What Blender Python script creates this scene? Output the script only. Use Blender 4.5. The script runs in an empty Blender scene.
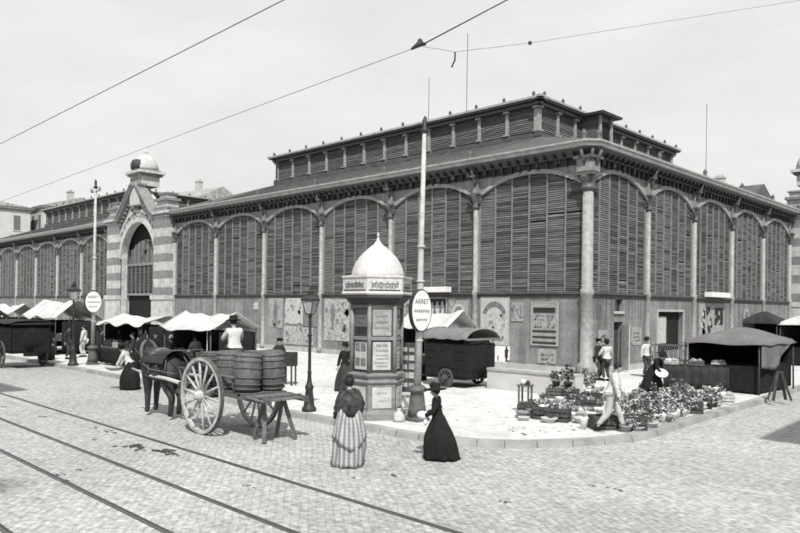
import bpy, bmesh, math, random
from mathutils import Vector, Matrix, noise
rnd = random.Random(7)
sc = bpy.context.scene
col = sc.collection
PI = math.pi
rad = math.radians

# ------------------------------------------------------------------ camera model (also used to find ground spots)
RHO = rad(.7); FPX = 720.0
RW = Vector((.717, .697, 0)).normalized(); FW = Vector((-.697, .717, 0)).normalized()
CAM = Vector((16.2, -28.45, 3.0))
RR = RW*math.cos(RHO) + Vector((0, 0, 1))*math.sin(RHO)
UU = -RW*math.sin(RHO) + Vector((0, 0, 1))*math.cos(RHO)

def P(px, py, z=0.0):
    """point of the ground plane at height z"""
    d = RR*((px-400)/FPX) + UU*(-(py-307.5)/FPX) + FW
    t = (z-CAM.z)/d.z
    return CAM + d*t

def C(r, f, z=0.0):
    p = CAM + RW*r + FW*f
    return Vector((p.x, p.y, z))

# ------------------------------------------------------------------ materials (the place is seen in black and white)
MATS = {}
def mat(name, v, var=.25, scale=3.0, rough=.8, bump=0.0, bscale=None, metal=0.0, stretch=(1, 1, 1), detail=6.0, spec=.3):
    if name in MATS: return MATS[name]
    m = bpy.data.materials.new(name); m.use_nodes = True
    nt = m.node_tree; N = nt.nodes; Lk = nt.links
    b = N['Principled BSDF']; b.inputs['Roughness'].default_value = rough
    b.inputs['Metallic'].default_value = metal
    b.inputs['Specular IOR Level'].default_value = spec
    tc = N.new('ShaderNodeTexCoord'); mp = N.new('ShaderNodeMapping'); mp.inputs['Scale'].default_value = stretch
    Lk.new(tc.outputs['Object'], mp.inputs['Vector'])
    nz = N.new('ShaderNodeTexNoise'); nz.inputs['Scale'].default_value = scale; nz.inputs['Detail'].default_value = detail
    nz.inputs['Roughness'].default_value = .62
    Lk.new(mp.outputs[0], nz.inputs['Vector'])
    cr = N.new('ShaderNodeValToRGB')
    lo, hi = v*(1-var), v*(1+var)
    cr.color_ramp.elements[0].position = .3; cr.color_ramp.elements[1].position = .7
    cr.color_ramp.elements[0].color = (lo*1.02, lo, lo*.99, 1); cr.color_ramp.elements[1].color = (hi*1.01, hi, hi*.985, 1)
    Lk.new(nz.outputs['Fac'], cr.inputs['Fac']); Lk.new(cr.outputs['Color'], b.inputs['Base Color'])
    if bump:
        n2 = N.new('ShaderNodeTexNoise'); n2.inputs['Scale'].default_value = bscale or scale*6; n2.inputs['Detail'].default_value = 5
        Lk.new(mp.outputs[0], n2.inputs['Vector'])
        bp = N.new('ShaderNodeBump'); bp.inputs['Strength'].default_value = bump; bp.inputs['Distance'].default_value = .02
        Lk.new(n2.outputs['Fac'], bp.inputs['Height']); Lk.new(bp.outputs[0], b.inputs['Normal'])
    MATS[name] = m
    return m

def brick_mat(name, c1, c2, mortar, bw, bh, msize=.01, var=.3, bump=.3, offs=.5, plane='xz', patch=.3, pscale=.35, rough=.9, coord='Object', rot=0.0, stain=None):
    """courses of stone, brick or setts. plane: which axes the courses lie in"""
    if name in MATS: return MATS[name]
    m = bpy.data.materials.new(name); m.use_nodes = True
    nt = m.node_tree; N = nt.nodes; Lk = nt.links
    b = N['Principled BSDF']; b.inputs['Roughness'].default_value = rough; b.inputs['Specular IOR Level'].default_value = .2
    tc = N.new('ShaderNodeTexCoord'); src = tc.outputs[coord]
    sx = N.new('ShaderNodeSeparateXYZ'); Lk.new(src, sx.inputs[0])
    cx = N.new('ShaderNodeCombineXYZ')
    if plane == 'xy':
        Lk.new(sx.outputs['X'], cx.inputs['X']); Lk.new(sx.outputs['Y'], cx.inputs['Y'])
    elif plane == 'xz':
        Lk.new(sx.outputs['X'], cx.inputs['X']); Lk.new(sx.outputs['Z'], cx.inputs['Y'])
    elif plane == 'yz':
        Lk.new(sx.outputs['Y'], cx.inputs['X']); Lk.new(sx.outputs['Z'], cx.inputs['Y'])
    else:
        ad = N.new('ShaderNodeMath'); ad.operation = 'ADD'
        Lk.new(sx.outputs['X'], ad.inputs[0]); Lk.new(sx.outputs['Y'], ad.inputs[1])
        Lk.new(ad.outputs[0], cx.inputs['X']); Lk.new(sx.outputs['Z'], cx.inputs['Y'])
    mp = N.new('ShaderNodeMapping'); mp.inputs['Rotation'].default_value = (0, 0, rot); Lk.new(cx.outputs[0], mp.inputs['Vector'])
    # slight wobble so that the courses are not ruler straight
    wn = N.new('ShaderNodeTexNoise'); wn.inputs['Scale'].default_value = 1.6; Lk.new(src, wn.inputs['Vector'])
    wm = N.new('ShaderNodeVectorMath'); wm.operation = 'MULTIPLY_ADD'; wm.inputs[1].default_value = (bw*(1.1 if plane == 'xy' else .35), bh*(1.1 if plane == 'xy' else .35), 0)
    Lk.new(wn.outputs['Color'], wm.inputs[0]); Lk.new(mp.outputs[0], wm.inputs[2])
    br = N.new('ShaderNodeTexBrick'); br.offset = offs
    br.inputs['Scale'].default_value = 1; br.inputs['Brick Width'].default_value = bw; br.inputs['Row Height'].default_value = bh
    br.inputs['Mortar Size'].default_value = msize; br.inputs['Mortar Smooth'].default_value = .3; br.inputs['Bias'].default_value = 0
    for k, c in (('Color1', c1), ('Color2', c2), ('Mortar', mortar)): br.inputs[k].default_value = (c*1.01, c, c*.985, 1)
    Lk.new(wm.outputs[0], br.inputs['Vector'])
    pn = N.new('ShaderNodeTexNoise'); pn.inputs['Scale'].default_value = pscale; pn.inputs['Detail'].default_value = 8; pn.inputs['Roughness'].default_value = .65
    Lk.new(src, pn.inputs['Vector'])
    mr = N.new('ShaderNodeMapRange'); mr.inputs['From Min'].default_value = .3; mr.inputs['From Max'].default_value = .7
    mr.inputs['To Min'].default_value = 1-patch; mr.inputs['To Max'].default_value = 1+patch
    Lk.new(pn.outputs['Fac'], mr.inputs['Value'])
    gn = N.new('ShaderNodeTexNoise'); gn.inputs['Scale'].default_value = 9; gn.inputs['Detail'].default_value = 4; Lk.new(src, gn.inputs['Vector'])
    m2 = N.new('ShaderNodeMapRange'); m2.inputs['From Min'].default_value = .3; m2.inputs['From Max'].default_value = .7
    m2.inputs['To Min'].default_value = 1-var*.5; m2.inputs['To Max'].default_value = 1+var*.5; Lk.new(gn.outputs['Fac'], m2.inputs['Value'])
    mu = N.new('ShaderNodeMath'); mu.operation = 'MULTIPLY'; Lk.new(mr.outputs[0], mu.inputs[0]); Lk.new(m2.outputs[0], mu.inputs[1])
    fac = mu.outputs[0]
    if plane != 'xy':
        ms = N.new('ShaderNodeMapping'); ms.inputs['Scale'].default_value = (1, 1, .12); Lk.new(src, ms.inputs['Vector'])
        sn = N.new('ShaderNodeTexNoise'); sn.inputs['Scale'].default_value = 2.4; sn.inputs['Detail'].default_value = 6; Lk.new(ms.outputs[0], sn.inputs['Vector'])
        s3 = N.new('ShaderNodeMapRange'); s3.inputs['From Min'].default_value = .35; s3.inputs['From Max'].default_value = .65; s3.inputs['To Min'].default_value = .72; s3.inputs['To Max'].default_value = 1.15; Lk.new(sn.outputs['Fac'], s3.inputs['Value'])
        m4 = N.new('ShaderNodeMath'); m4.operation = 'MULTIPLY'; Lk.new(fac, m4.inputs[0]); Lk.new(s3.outputs[0], m4.inputs[1]); fac = m4.outputs[0]
    else:
        sn = N.new('ShaderNodeTexNoise'); sn.inputs['Scale'].default_value = 3.1; sn.inputs['Detail'].default_value = 9; sn.inputs['Roughness'].default_value = .8; Lk.new(src, sn.inputs['Vector'])
        s3 = N.new('ShaderNodeMapRange'); s3.inputs['From Min'].default_value = .36; s3.inputs['From Max'].default_value = .6; s3.inputs['To Min'].default_value = .74; s3.inputs['To Max'].default_value = 1.1; Lk.new(sn.outputs['Fac'], s3.inputs['Value'])
        m4 = N.new('ShaderNodeMath'); m4.operation = 'MULTIPLY'; Lk.new(fac, m4.inputs[0]); Lk.new(s3.outputs[0], m4.inputs[1]); fac = m4.outputs[0]
    if stain:
        for (sxx, syy, sr, sd) in stain:
            vd = N.new('ShaderNodeVectorMath'); vd.operation = 'DISTANCE'; vd.inputs[1].default_value = (sxx, syy, 0)
            wv = N.new('ShaderNodeVectorMath'); wv.operation = 'MULTIPLY_ADD'; wv.inputs[1].default_value = (sr, sr, 0)
            Lk.new(pn.outputs['Color'], wv.inputs[0]); Lk.new(src, wv.inputs[2]); Lk.new(wv.outputs[0], vd.inputs[0])
            q = N.new('ShaderNodeMapRange'); q.interpolation_type = 'SMOOTHSTEP'
            q.inputs['From Min'].default_value = sr*.3; q.inputs['From Max'].default_value = sr*1.1
            q.inputs['To Min'].default_value = sd; q.inputs['To Max'].default_value = 1; Lk.new(vd.outputs['Value'], q.inputs['Value'])
            mm = N.new('ShaderNodeMath'); mm.operation = 'MULTIPLY'; Lk.new(fac, mm.inputs[0]); Lk.new(q.outputs[0], mm.inputs[1]); fac = mm.outputs[0]
    vm = N.new('ShaderNodeVectorMath'); vm.operation = 'SCALE'; Lk.new(br.outputs['Color'], vm.inputs[0]); Lk.new(fac, vm.inputs['Scale'])
    Lk.new(vm.outputs[0], b.inputs['Base Color'])
    if bump:
        iv = N.new('ShaderNodeMath'); iv.operation = 'SUBTRACT'; iv.inputs[0].default_value = 1; Lk.new(br.outputs['Fac'], iv.inputs[1])
        a2 = N.new('ShaderNodeMath'); a2.operation = 'ADD'; Lk.new(iv.outputs[0], a2.inputs[0]); Lk.new(gn.outputs['Fac'], a2.inputs[1])
        bp = N.new('ShaderNodeBump'); bp.inputs['Strength'].default_value = bump; bp.inputs['Distance'].default_value = .015
        Lk.new(a2.outputs[0], bp.inputs['Height']); Lk.new(bp.outputs[0], b.inputs['Normal'])
    MATS[name] = m
    return m

M_street = brick_mat('street_setts', .42, .37, .335, .19, .12, .011, var=.62, bump=.6, plane='xy', patch=.17, pscale=.22, rot=rad(38), stain=[(3.6, -24.6, 1.0, .5), (2.6, -25.4, .7, .6), (12.2, -18.2, 1.6, .85)])
M_pave = brick_mat('pavement_stone', .60, .56, .47, 1.1, .8, .012, var=.16, bump=.15, plane='xy', patch=.10, pscale=.5, stain=[(3.2, -13.2, 1.2, .85), (-3, -10, 2.0, .88), (7.6, -8.6, 1.0, .8), (-10, -12, 1.6, .85)])
M_sackc = mat('sack_cloth', .45, .2, 8, .95)
M_kerb = mat('kerb_stone', .30, .3, 1.4, .9, .4, 20)
M_rail = mat('rail_steel', .14, .35, 3, .45, 0, metal=.6)
M_groove = mat('rail_groove', .05, .3, 5, .9)
M_dung = mat('dung', .05, .3, 20, .95, .5, 60)
M_wall = brick_mat('wall_stone', .235, .195, .165, .62, .3, .006, var=.35, bump=.3, plane='sum', patch=.25, pscale=.5)
M_spandrel = mat('spandrel_render', .24, .4, 3.2, .9, .3, 18, stretch=(1, 1, .3))
M_lightstone = mat('light_stone', .46, .28, 2.2, .9, .3, 20)
M_bandstone = mat('band_stone', .22, .25, 3, .9, .3, 20)
M_plinth = mat('plinth_stone', .38, .2, 2, .9, .3, 20)
M_slat = mat('louvre_wood', .105, .5, 2.6, .8, .2, 30, stretch=(.5, .5, 7))
M_slat2 = mat('louvre_wood_pale', .15, .5, 2.6, .8, .2, 30, stretch=(.5, .5, 7))
M_slat3 = mat('louvre_wood_sooty', .062, .5, 2.6, .8, .2, 30, stretch=(.5, .5, 7))
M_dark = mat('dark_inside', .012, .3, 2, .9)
M_mull = mat('mullion_paint', .21, .25, 3, .6)
M_column = mat('cast_iron_pale', .29, .3, 5, .55, .15, 30)
M_ironlt = mat('zinc_gutter', .34, .25, 2.5, .5, .15, 20)
M_iron = mat('dark_iron', .035, .4, 5, .5, .15, 30)
M_irongrey = mat('grey_iron', .10, .3, 6, .5, .15, 30)
M_roof = mat('zinc_roof', .085, .3, 1.2, .6, .2, 12, stretch=(1, 1, 1))
M_tile = brick_mat('roof_tiles', .42, .3, .2, .3, .35, .03, plane='xy', patch=.25)
M_house = mat('house_render', .46, .12, .6, .9)
M_houseg = mat('house_render_grey', .42, .15, .6, .9)
M_shutter = mat('shutter_paint', .13, .2, 3, .7)
M_white = mat('white_cloth', .50, .28, 1.5, .9, .3, 8)
M_grey = mat('grey_cloth', .17, .2, 3, .95, .4, 10)
M_darkcloth = mat('dark_cloth', .035, .35, 4, .95, .4, 14)
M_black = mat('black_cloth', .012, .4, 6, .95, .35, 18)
M_jacket = mat('charcoal_cloth', .03, .35, 7, .95, .3, 20)
M_shirt = mat('shirt_cloth', .50, .2, 6, .9, .4, 14)
M_trouser = mat('trouser_cloth', .42, .2, 6, .95, .4, 14)
M_trouserd = mat('dark_trouser', .05, .25, 6, .95, .4, 14)
M_skin = mat('skin', .36, .1, 8, .6)
M_hair = mat('hair', .015, .3, 30, .6, .3, 60)
M_straw = mat('straw', .42, .25, 20, .9, .4, 60)
M_wood = mat('aged_wood', .11, .4, 5, .8, .35, 25, stretch=(3, 3, 1))
M_wooddk = mat('dark_wood', .06, .5, 5, .8, .35, 25, stretch=(3, 3, 1))
M_woodlt = mat('pale_wood', .45, .25, 5, .8, .35, 25, stretch=(3, 3, 1))
M_hoop = mat('hoop_iron', .09, .4, 8, .5)
M_horse = mat('horse_coat', .035, .5, 5, .6, .2, 40)
M_mane = mat('mane', .012, .3, 20, .8, .4, 60)
M_leather = mat('harness_leather', .10, .5, 10, .6, .2, 30)
M_pot = mat('clay_pot', .24, .3, 6, .9)
M_potlt = mat('pale_pot', .62, .15, 6, .8)
M_leafd = mat('leaf_dark', .05, .4, 8, .7)
M_leafm = mat('leaf_mid', .18, .4, 8, .7)
M_bloom = mat('bloom', .68, .2, 8, .8)
M_enamel = mat('enamel', .74, .07, 4, .4)
M_ink = mat('ink', .03, .3, 10, .8)
M_inkg = mat('faded_ink', .17, .5, 9, .9)
M_paper = mat('paper', .44, .25, 5, .9, .2, 20)
M_papergrey = mat('grey_paper', .30, .3, 6, .9, .2, 20)
M_papermott = mat('mottled_paper', .34, .55, 6, .9, .2, 20)
M_kiosk = mat('kiosk_paint', .20, .3, 4, .6, .2, 20)
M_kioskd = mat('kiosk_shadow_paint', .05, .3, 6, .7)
M_dome = mat('kiosk_zinc', .52, .15, 9, .5, .3, 40)
M_goods = mat('produce', .32, .7, 14, .8)

def glass_mat():
    m = bpy.data.materials.new('lantern_glass'); m.use_nodes = True
    b = m.node_tree.nodes['Principled BSDF']; b.inputs['Base Color'].default_value = (.8, .8, .79, 1)
    b.inputs['Roughness'].default_value = .15; b.inputs['Transmission Weight'].default_value = .7
    return m
M_glass = glass_mat()
M_pane = mat('window_pane', .03, .3, 2, .15, spec=.6)

def plaid_mat():
    m = bpy.data.materials.new('striped_skirt_cloth'); m.use_nodes = True
    nt = m.node_tree; N = nt.nodes; Lk = nt.links; b = N['Principled BSDF']; b.inputs['Roughness'].default_value = .95
    tc = N.new('ShaderNodeTexCoord')
    sx = N.new('ShaderNodeSeparateXYZ'); Lk.new(tc.outputs['Object'], sx.inputs[0])
    at = N.new('ShaderNodeMath'); at.operation = 'ARCTAN2'; Lk.new(sx.outputs['Y'], at.inputs[0]); Lk.new(sx.outputs['X'], at.inputs[1])
    s1 = N.new('ShaderNodeMath'); s1.operation = 'MULTIPLY'; s1.inputs[1].default_value = 24; Lk.new(at.outputs[0], s1.inputs[0])
    s2 = N.new('ShaderNodeMath'); s2.operation = 'SINE'; Lk.new(s1.outputs[0], s2.inputs[0])
    z1 = N.new('ShaderNodeMath'); z1.operation = 'MULTIPLY'; z1.inputs[1].default_value = 90; Lk.new(sx.outputs['Z'], z1.inputs[0])
    z2 = N.new('ShaderNodeMath'); z2.operation = 'SINE'; Lk.new(z1.outputs[0], z2.inputs[0])
    ad = N.new('ShaderNodeMath'); ad.operation = 'MULTIPLY_ADD'; ad.inputs[1].default_value = .12; Lk.new(z2.outputs[0], ad.inputs[0]); Lk.new(s2.outputs[0], ad.inputs[2])
    mr = N.new('ShaderNodeMapRange'); mr.inputs['From Min'].default_value = -1.2; mr.inputs['From Max'].default_value = 1.2
    mr.inputs['To Min'].default_value = .13; mr.inputs['To Max'].default_value = .42; Lk.new(ad.outputs[0], mr.inputs['Value'])
    Lk.new(mr.outputs[0], b.inputs['Base Color'])
    return m
M_plaid = plaid_mat()

# ------------------------------------------------------------------ object helpers
def tag(o, label=None, cat=None, group=None, kind=None):
    if label: o['label'] = label
    if cat: o['category'] = cat
    if group: o['group'] = group
    if kind: o['kind'] = kind
    return o

def empty(name, loc=(0, 0, 0), rz=0.0, label=None, cat=None, group=None):
    o = bpy.data.objects.new(name, None); o.empty_display_size = .2; col.objects.link(o)
    o.location = loc; o.rotation_euler = (0, 0, rz)
    return tag(o, label, cat, group)

def link_mesh(name, me, parent=None, loc=None, rz=None):
    o = bpy.data.objects.new(name, me); col.objects.link(o)
    if parent: o.parent = parent
    if loc is not None: o.location = loc
    if rz is not None: o.rotation_euler = (0, 0, rz)
    return o

CH = {}
def copy_tree(o, parent=None):
    c = o.copy(); col.objects.link(c)
    c.parent = parent
    for ch in [x for x in col.objects if x.parent == o and x != c]:
        copy_tree(ch, c)
    return c

class MB:
    def __init__(s):
        s.bm = bmesh.new(); s.mats = []; s.cur = 0; s.T = Matrix.Identity(4)
    def use(s, m):
        if m not in s.mats: s.mats.append(m)
        s.cur = s.mats.index(m); return s
    def face(s, pts):
        vs = [s.bm.verts.new(s.T @ Vector(p)) for p in pts]
        f = s.bm.faces.new(vs); f.material_index = s.cur; return f
    def box(s, a, b):
        """axis aligned from corner a to corner b"""
        x0, x1 = sorted((a[0], b[0])); y0, y1 = sorted((a[1], b[1])); z0, z1 = sorted((a[2], b[2]))
        v = [s.bm.verts.new(s.T @ Vector(p)) for p in ((x0, y0, z0), (x1, y0, z0), (x1, y1, z0), (x0, y1, z0), (x0, y0, z1), (x1, y0, z1), (x1, y1, z1), (x0, y1, z1))]
        for q in ((0, 3, 2, 1), (4, 5, 6, 7), (0, 1, 5, 4), (1, 2, 6, 5), (2, 3, 7, 6), (3, 0, 4, 7)):
            f = s.bm.faces.new([v[i] for i in q]); f.material_index = s.cur
        return s
    def cbox(s, c, d):
        return s.box([c[i]-d[i]/2 for i in range(3)], [c[i]+d[i]/2 for i in range(3)])
    def bar(s, p0, p1, w, h, up=(0, 0, 1)):
        p0 = Vector(p0); p1 = Vector(p1); d = (p1-p0).normalized(); u = Vector(up)
        if abs(d.dot(u)) > .98: u = Vector((1, 0, 0))
        r = d.cross(u).normalized()*(w/2); u = r.cross(d).normalized()*(h/2)
        v = [s.bm.verts.new(s.T @ q) for q in (p0-r-u, p0+r-u, p0+r+u, p0-r+u, p1-r-u, p1+r-u, p1+r+u, p1-r+u)]
        for q in ((0, 3, 2, 1), (4, 5, 6, 7), (0, 1, 5, 4), (1, 2, 6, 5), (2, 3, 7, 6), (3, 0, 4, 7)):
            f = s.bm.faces.new([v[i] for i in q]); f.material_index = s.cur
        return s
    def tube(s, pts, rs, seg=8, caps=True):
        pts = [Vector(p) for p in pts]
        if not hasattr(rs, '__len__'): rs = [rs]*len(pts)
        rings = []
        for i, p in enumerate(pts):
            d = (pts[min(i+1, len(pts)-1)]-pts[max(i-1, 0)]).normalized()
            u = Vector((0, 0, 1)) if abs(d.z) < .95 else Vector((1, 0, 0))
            a = d.cross(u).normalized(); b = d.cross(a).normalized()
            rings.append([s.bm.verts.new(s.T @ (p+(a*math.cos(2*PI*k/seg)+b*math.sin(2*PI*k/seg))*rs[i])) for k in range(seg)])
        for i in range(len(rings)-1):
            for k in range(seg):
                f = s.bm.faces.new((rings[i][k], rings[i][(k+1) % seg], rings[i+1][(k+1) % seg], rings[i+1][k])); f.material_index = s.cur; f.smooth = True
        if caps:
            for r in (rings[0], rings[-1]):
                f = s.bm.faces.new(r); f.material_index = s.cur
        return s
    def lathe(s, prof, c=(0, 0, 0), seg=16, rot=0.0, smooth=True, sq=(1, 1), mod=None):
        rings = []
        for (r, z) in prof:
            ring = []
            for k in range(seg):
                a = rot+2*PI*k/seg
                rr = r*(mod(a, z) if mod else 1)
                ring.append(s.bm.verts.new(s.T @ Vector((c[0]+rr*math.cos(a)*sq[0], c[1]+rr*math.sin(a)*sq[1], c[2]+z))))
            rings.append(ring)
        for i in range(len(rings)-1):
            for k in range(seg):
                f = s.bm.faces.new((rings[i][k], rings[i][(k+1) % seg], rings[i+1][(k+1) % seg], rings[i+1][k])); f.material_index = s.cur; f.smooth = smooth
        for r in (rings[0], rings[-1]):
            f = s.bm.faces.new(r); f.material_index = s.cur
        return s
    def ball(s, c, r, seg=10, rings=7, sq=(1, 1, 1)):
        pr = [(max(.001, math.sin(PI*i/rings))*r, -math.cos(PI*i/rings)*r*sq[2]) for i in range(rings+1)]
        return s.lathe(pr, c, seg, sq=(sq[0], sq[1]))
    def sheet(s, fn, nu, nv, smooth=True):
        g = [[s.bm.verts.new(s.T @ Vector(fn(i/nu, j/nv))) for j in range(nv+1)] for i in range(nu+1)]
        for i in range(nu):
            for j in range(nv):
                f = s.bm.faces.new((g[i][j], g[i+1][j], g[i+1][j+1], g[i][j+1])); f.material_index = s.cur; f.smooth = smooth
        return s
    def slab(s, fn, nu, nv, th, nrm=(0, 0, -1)):
        """a sheet with thickness"""
        n = Vector(nrm)*th
        s.sheet(fn, nu, nv)
        s.sheet(lambda u, v: Vector(fn(u, v))+n, nu, nv)
        for (a, b) in (((0, 0), (1, 0)), ((1, 0), (1, 1)), ((1, 1), (0, 1)), ((0, 1), (0, 0))):
            k = nu if a[1] == b[1] else nv
            def e(u, v, a=a, b=b):
                p = Vector(fn(a[0]+(b[0]-a[0])*u, a[1]+(b[1]-a[1])*u)); return p+n*v
            s.sheet(e, k, 1)
        return s
    def mesh(s, name, m=None):
        if m is not None and not s.mats: s.mats = [m]
        bmesh.ops.remove_doubles(s.bm, verts=s.bm.verts, dist=1e-5)
        bmesh.ops.recalc_face_normals(s.bm, faces=s.bm.faces)
        me = bpy.data.meshes.new(name); s.bm.to_mesh(me); s.bm.free()
        for q in s.mats: me.materials.append(q)
        return me
    def build(s, name, m=None, parent=None, loc=None, rz=None):
        return link_mesh(name, s.mesh(name, m), parent, loc, rz)

def catmull(pts, n=6):
    out = []
    for i in range(len(pts)-1):
        p0, p1, p2, p3 = pts[max(i-1, 0)], pts[i], pts[i+1], pts[min(i+2, len(pts)-1)]
        for k in range(n):
            t = k/n
            out.append(.5*((2*p1)+(p2-p0)*t+(2*p0-5*p1+4*p2-p3)*t*t+(3*p1-p0-3*p2+p3)*t**3))
    out.append(pts[-1]); return out

def skin(joints, edges, radii, sub=1):
    """one continuous surface grown round a skeleton"""
    me = bpy.data.meshes.new('skeleton'); me.from_pydata([tuple(j) for j in joints], edges, [])
    o = bpy.data.objects.new('skeleton', me); col.objects.link(o)
    o.modifiers.new('s', 'SKIN'); sk = me.skin_vertices[0].data
    for i, r in enumerate(radii):
        sk[i].radius = r if hasattr(r, '__len__') else (r, r)
    sk[0].use_root = True
    if sub:
        q = o.modifiers.new('u', 'SUBSURF'); q.levels = sub; q.render_levels = sub
    dg = bpy.context.evaluated_depsgraph_get()
    out = bpy.data.meshes.new_from_object(o.evaluated_get(dg))
    bpy.data.objects.remove(o); bpy.data.meshes.remove(me)
    for p in out.polygons: p.use_smooth = True
    return out

def add_mesh_to(mb, me):
    n0 = len(mb.bm.faces); mb.bm.from_mesh(me)
    mb.bm.faces.ensure_lookup_table()
    for f in mb.bm.faces[n0:]: f.material_index = mb.cur

# ------------------------------------------------------------------ ground
SUN_DIR = Vector((-.759, .651, 0)).normalized()    # the way light travels over the ground
SUN_EL = rad(50)

g = MB(); g.face([(-600, -600, 0), (600, -600, 0), (600, 600, 0), (-600, 600, 0)])
tag(g.build('street', M_street), kind='structure')

kpx = [(45.6, 365), (148, 385), (277, 414), (365, 431), (405, 438.5), (462, 446), (520, 448.5), (590, 446), (646, 439.5), (695, 424), (765, 403), (800, 391)]
kp = [P(x, y, 0) for x, y in kpx]
d0 = (kp[0]-kp[1]).normalized(); d1 = (kp[-1]-kp[-2]).normalized()
kline = [kp[0]+Vector((-1, -.01, 0))*140] + [kp[0]+Vector((-1, -.01, 0))*30] + catmull(kp, 8) + [kp[-1]+Vector((-.02, 1, 0))*60]
KH, KW = .14, .30
def offs(line, d):
    out = []
    for i, p in enumerate(line):
        t = (line[min(i+1, len(line)-1)]-line[max(i-1, 0)]).normalized()
        out.append(p+Vector((-t.y, t.x, 0))*d)
    return out
kin = offs(kline, KW)
def push_in(p, margin):
    """keep a thing clear of the kerb edge"""
    i = min(range(1, len(kin)-1), key=lambda k: (kin[k]-Vector((p.x, p.y, 0))).length)
    t = (kin[i+1]-kin[i-1]).normalized(); n = Vector((-t.y, t.x, 0)); d = (Vector((p.x, p.y, 0))-kin[i]).dot(n)
    return p+n*(margin-d) if d < margin and d > -1.5 else p
kb = MB()
for i in range(len(kline)-1):
    a, b, c, d = kline[i], kline[i+1], kin[i+1], kin[i]
    up = Vector((0, 0, KH))
    gap = (b-a).normalized()*(.014 if i % 4 == 0 else 0)
    kb.face([a+gap, b, b+up+(c-b)*.12, a+gap+up+(d-a)*.12]); kb.face([a+gap+up+(d-a)*.12, b+up+(c-b)*.12, c+up, d+up])
tag(kb.build('kerb', M_kerb), kind='structure')
pv = MB()
f = pv.face([p+Vector((0, 0, KH-.002)) for p in kin]+[Vector((kin[-1].x-60, kin[-1].y, KH-.002)), Vector((kin[0].x, kin[-1].y, KH-.002))])
bmesh.ops.triangulate(pv.bm, faces=[f])
tag(pv.build('pavement', M_pave), kind='structure')

# tram tracks: two pairs of grooved rails set in the street
SL = -.022
def track(ys, label):
    root = empty('tram_track', (0, ys[0], 0), 0, label, 'tram track', 'tram tracks set in the paving')
    for y in ys:
        m = MB(); yy = y-ys[0]
        def pt(x, o, z): return (x, yy+SL*(x+8.78)+o, z)
        xs = [-120, -60, -30, -15, -5, 5, 14, 22]
        for i in range(len(xs)-1):
            a, b = xs[i], xs[i+1]
            m.use(M_rail); m.face([pt(a, -.025, .007), pt(b, -.025, .007), pt(b, .02, .007), pt(a, .02, .007)])
            m.use(M_groove); m.face([pt(a, .02, .005), pt(b, .02, .005), pt(b, .055, .005), pt(a, .055, .005)])
            m.use(M_groove); m.face([pt(a, -.035, .005), pt(b, -.035, .005), pt(b, -.025, .005), pt(a, -.025, .005)])
            m.use(M_rail); m.face([pt(a, .055, .007), pt(b, .055, .007), pt(b, .07, .007), pt(a, .07, .007)])
        m.build('rail', None, root)
    return root
track((-20.6, -22.2), 'pair of steel tram rails nearer the cart and the kiosk')
track((-23.42, -24.95), 'pair of steel tram rails across the bottom left corner of the street')

# trampled dung and straw between the rails
dm = MB().use(M_dung)
spots = [(108, 431, .09), (116, 433, .07), (96, 428, .06), (119, 447, .1), (133, 447, .15), (143, 445, .13), (140, 450, .1), (160, 451, .13), (168, 452, .15), (173, 455, .1), (94, 440, .06),
         (42, 417, .09), (3, 407, .07), (255, 488, .04), (248, 486, .05), (356, 478, .05), (394, 476, .07), (610, 488, .05), (618, 490, .05), (592, 486, .05), (505, 502, .06), (60, 475, .06), (66, 482, .08), (78, 470, .05)]
for (x, y, r) in spots:
    p = P(x, y, 0)
    for k in range(6):
        q = p+Vector((rnd.uniform(-r, r)*1.5, rnd.uniform(-r, r), .0))
        dm.ball((q.x, q.y, r*.04), r*rnd.uniform(.2, .5), 8, 5, (rnd.uniform(.8, 1.9), 1, .3))
tag(dm.build('dung'), 'scattered dark dung and straw trampled on the street between the rails', 'dung', kind='stuff')

# ------------------------------------------------------------------ the market hall
hall = empty('market_hall', (0, 0, 0), 0, 'long iron market hall with tall louvred arched bays, striped stone gateways and raised roof', 'market hall')
Z_SILL, Z_SPR, Z_APX = 3.72, 8.5, 9.3
def Fp(side, s, o, z):
    return (-s, -o, z) if side == 'L' else (o, s, z)
def fbox(m, side, s0, s1, o0, o1, z0, z1):
    m.box(Fp(side, s0, o0, z0), Fp(side, s1, o1, z1)); return m

LS = [.15+6.03*n for n in range(15)]
RS = [.1+5.7*n for n in range(15)]; LS[0] = 0; RS[0] = 0
def arch_z(t, rise=.82):
    # circular segment, t in -1..1
    return Z_SPR + rise*(1-abs(t)**2.2)

def wall_cells(m, side, s0, s1, z0, z1, o0, o1, holes):
    ss = sorted({s0, s1, *[h[0] for h in holes], *[h[1] for h in holes]}); zs = sorted({z0, z1, *[h[2] for h in holes], *[h[3] for h in holes]})
    for i in range(len(ss)-1):
        for j in range(len(zs)-1):
            a, b, c, d = ss[i], ss[i+1], zs[j], zs[j+1]
            if any(h[0] <= a+1e-6 and h[1] >= b-1e-6 and h[2] <= c+1e-6 and h[3] >= d-1e-6 for h in holes): continue
            for (o, ) in ((o0,),): m.face([Fp(side, a, o, c), Fp(side, b, o, c), Fp(side, b, o, d), Fp(side, a, o, d)])
    for h in holes:
        a, b, c, d = h
        m.face([Fp(side, a, o0, c), Fp(side, a, o1, c), Fp(side, a, o1, d), Fp(side, a, o0, d)])
        m.face([Fp(side, b, o0, c), Fp(side, b, o1, c), Fp(side, b, o1, d), Fp(side, b, o0, d)])
        m.face([Fp(side, a, o0, d), Fp(side, b, o0, d), Fp(side, b, o1, d), Fp(side, a, o1, d)])
        m.face([Fp(side, a, o0, c), Fp(side, b, o0, c), Fp(side, b, o1, c), Fp(side, a, o1, c)])

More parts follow.
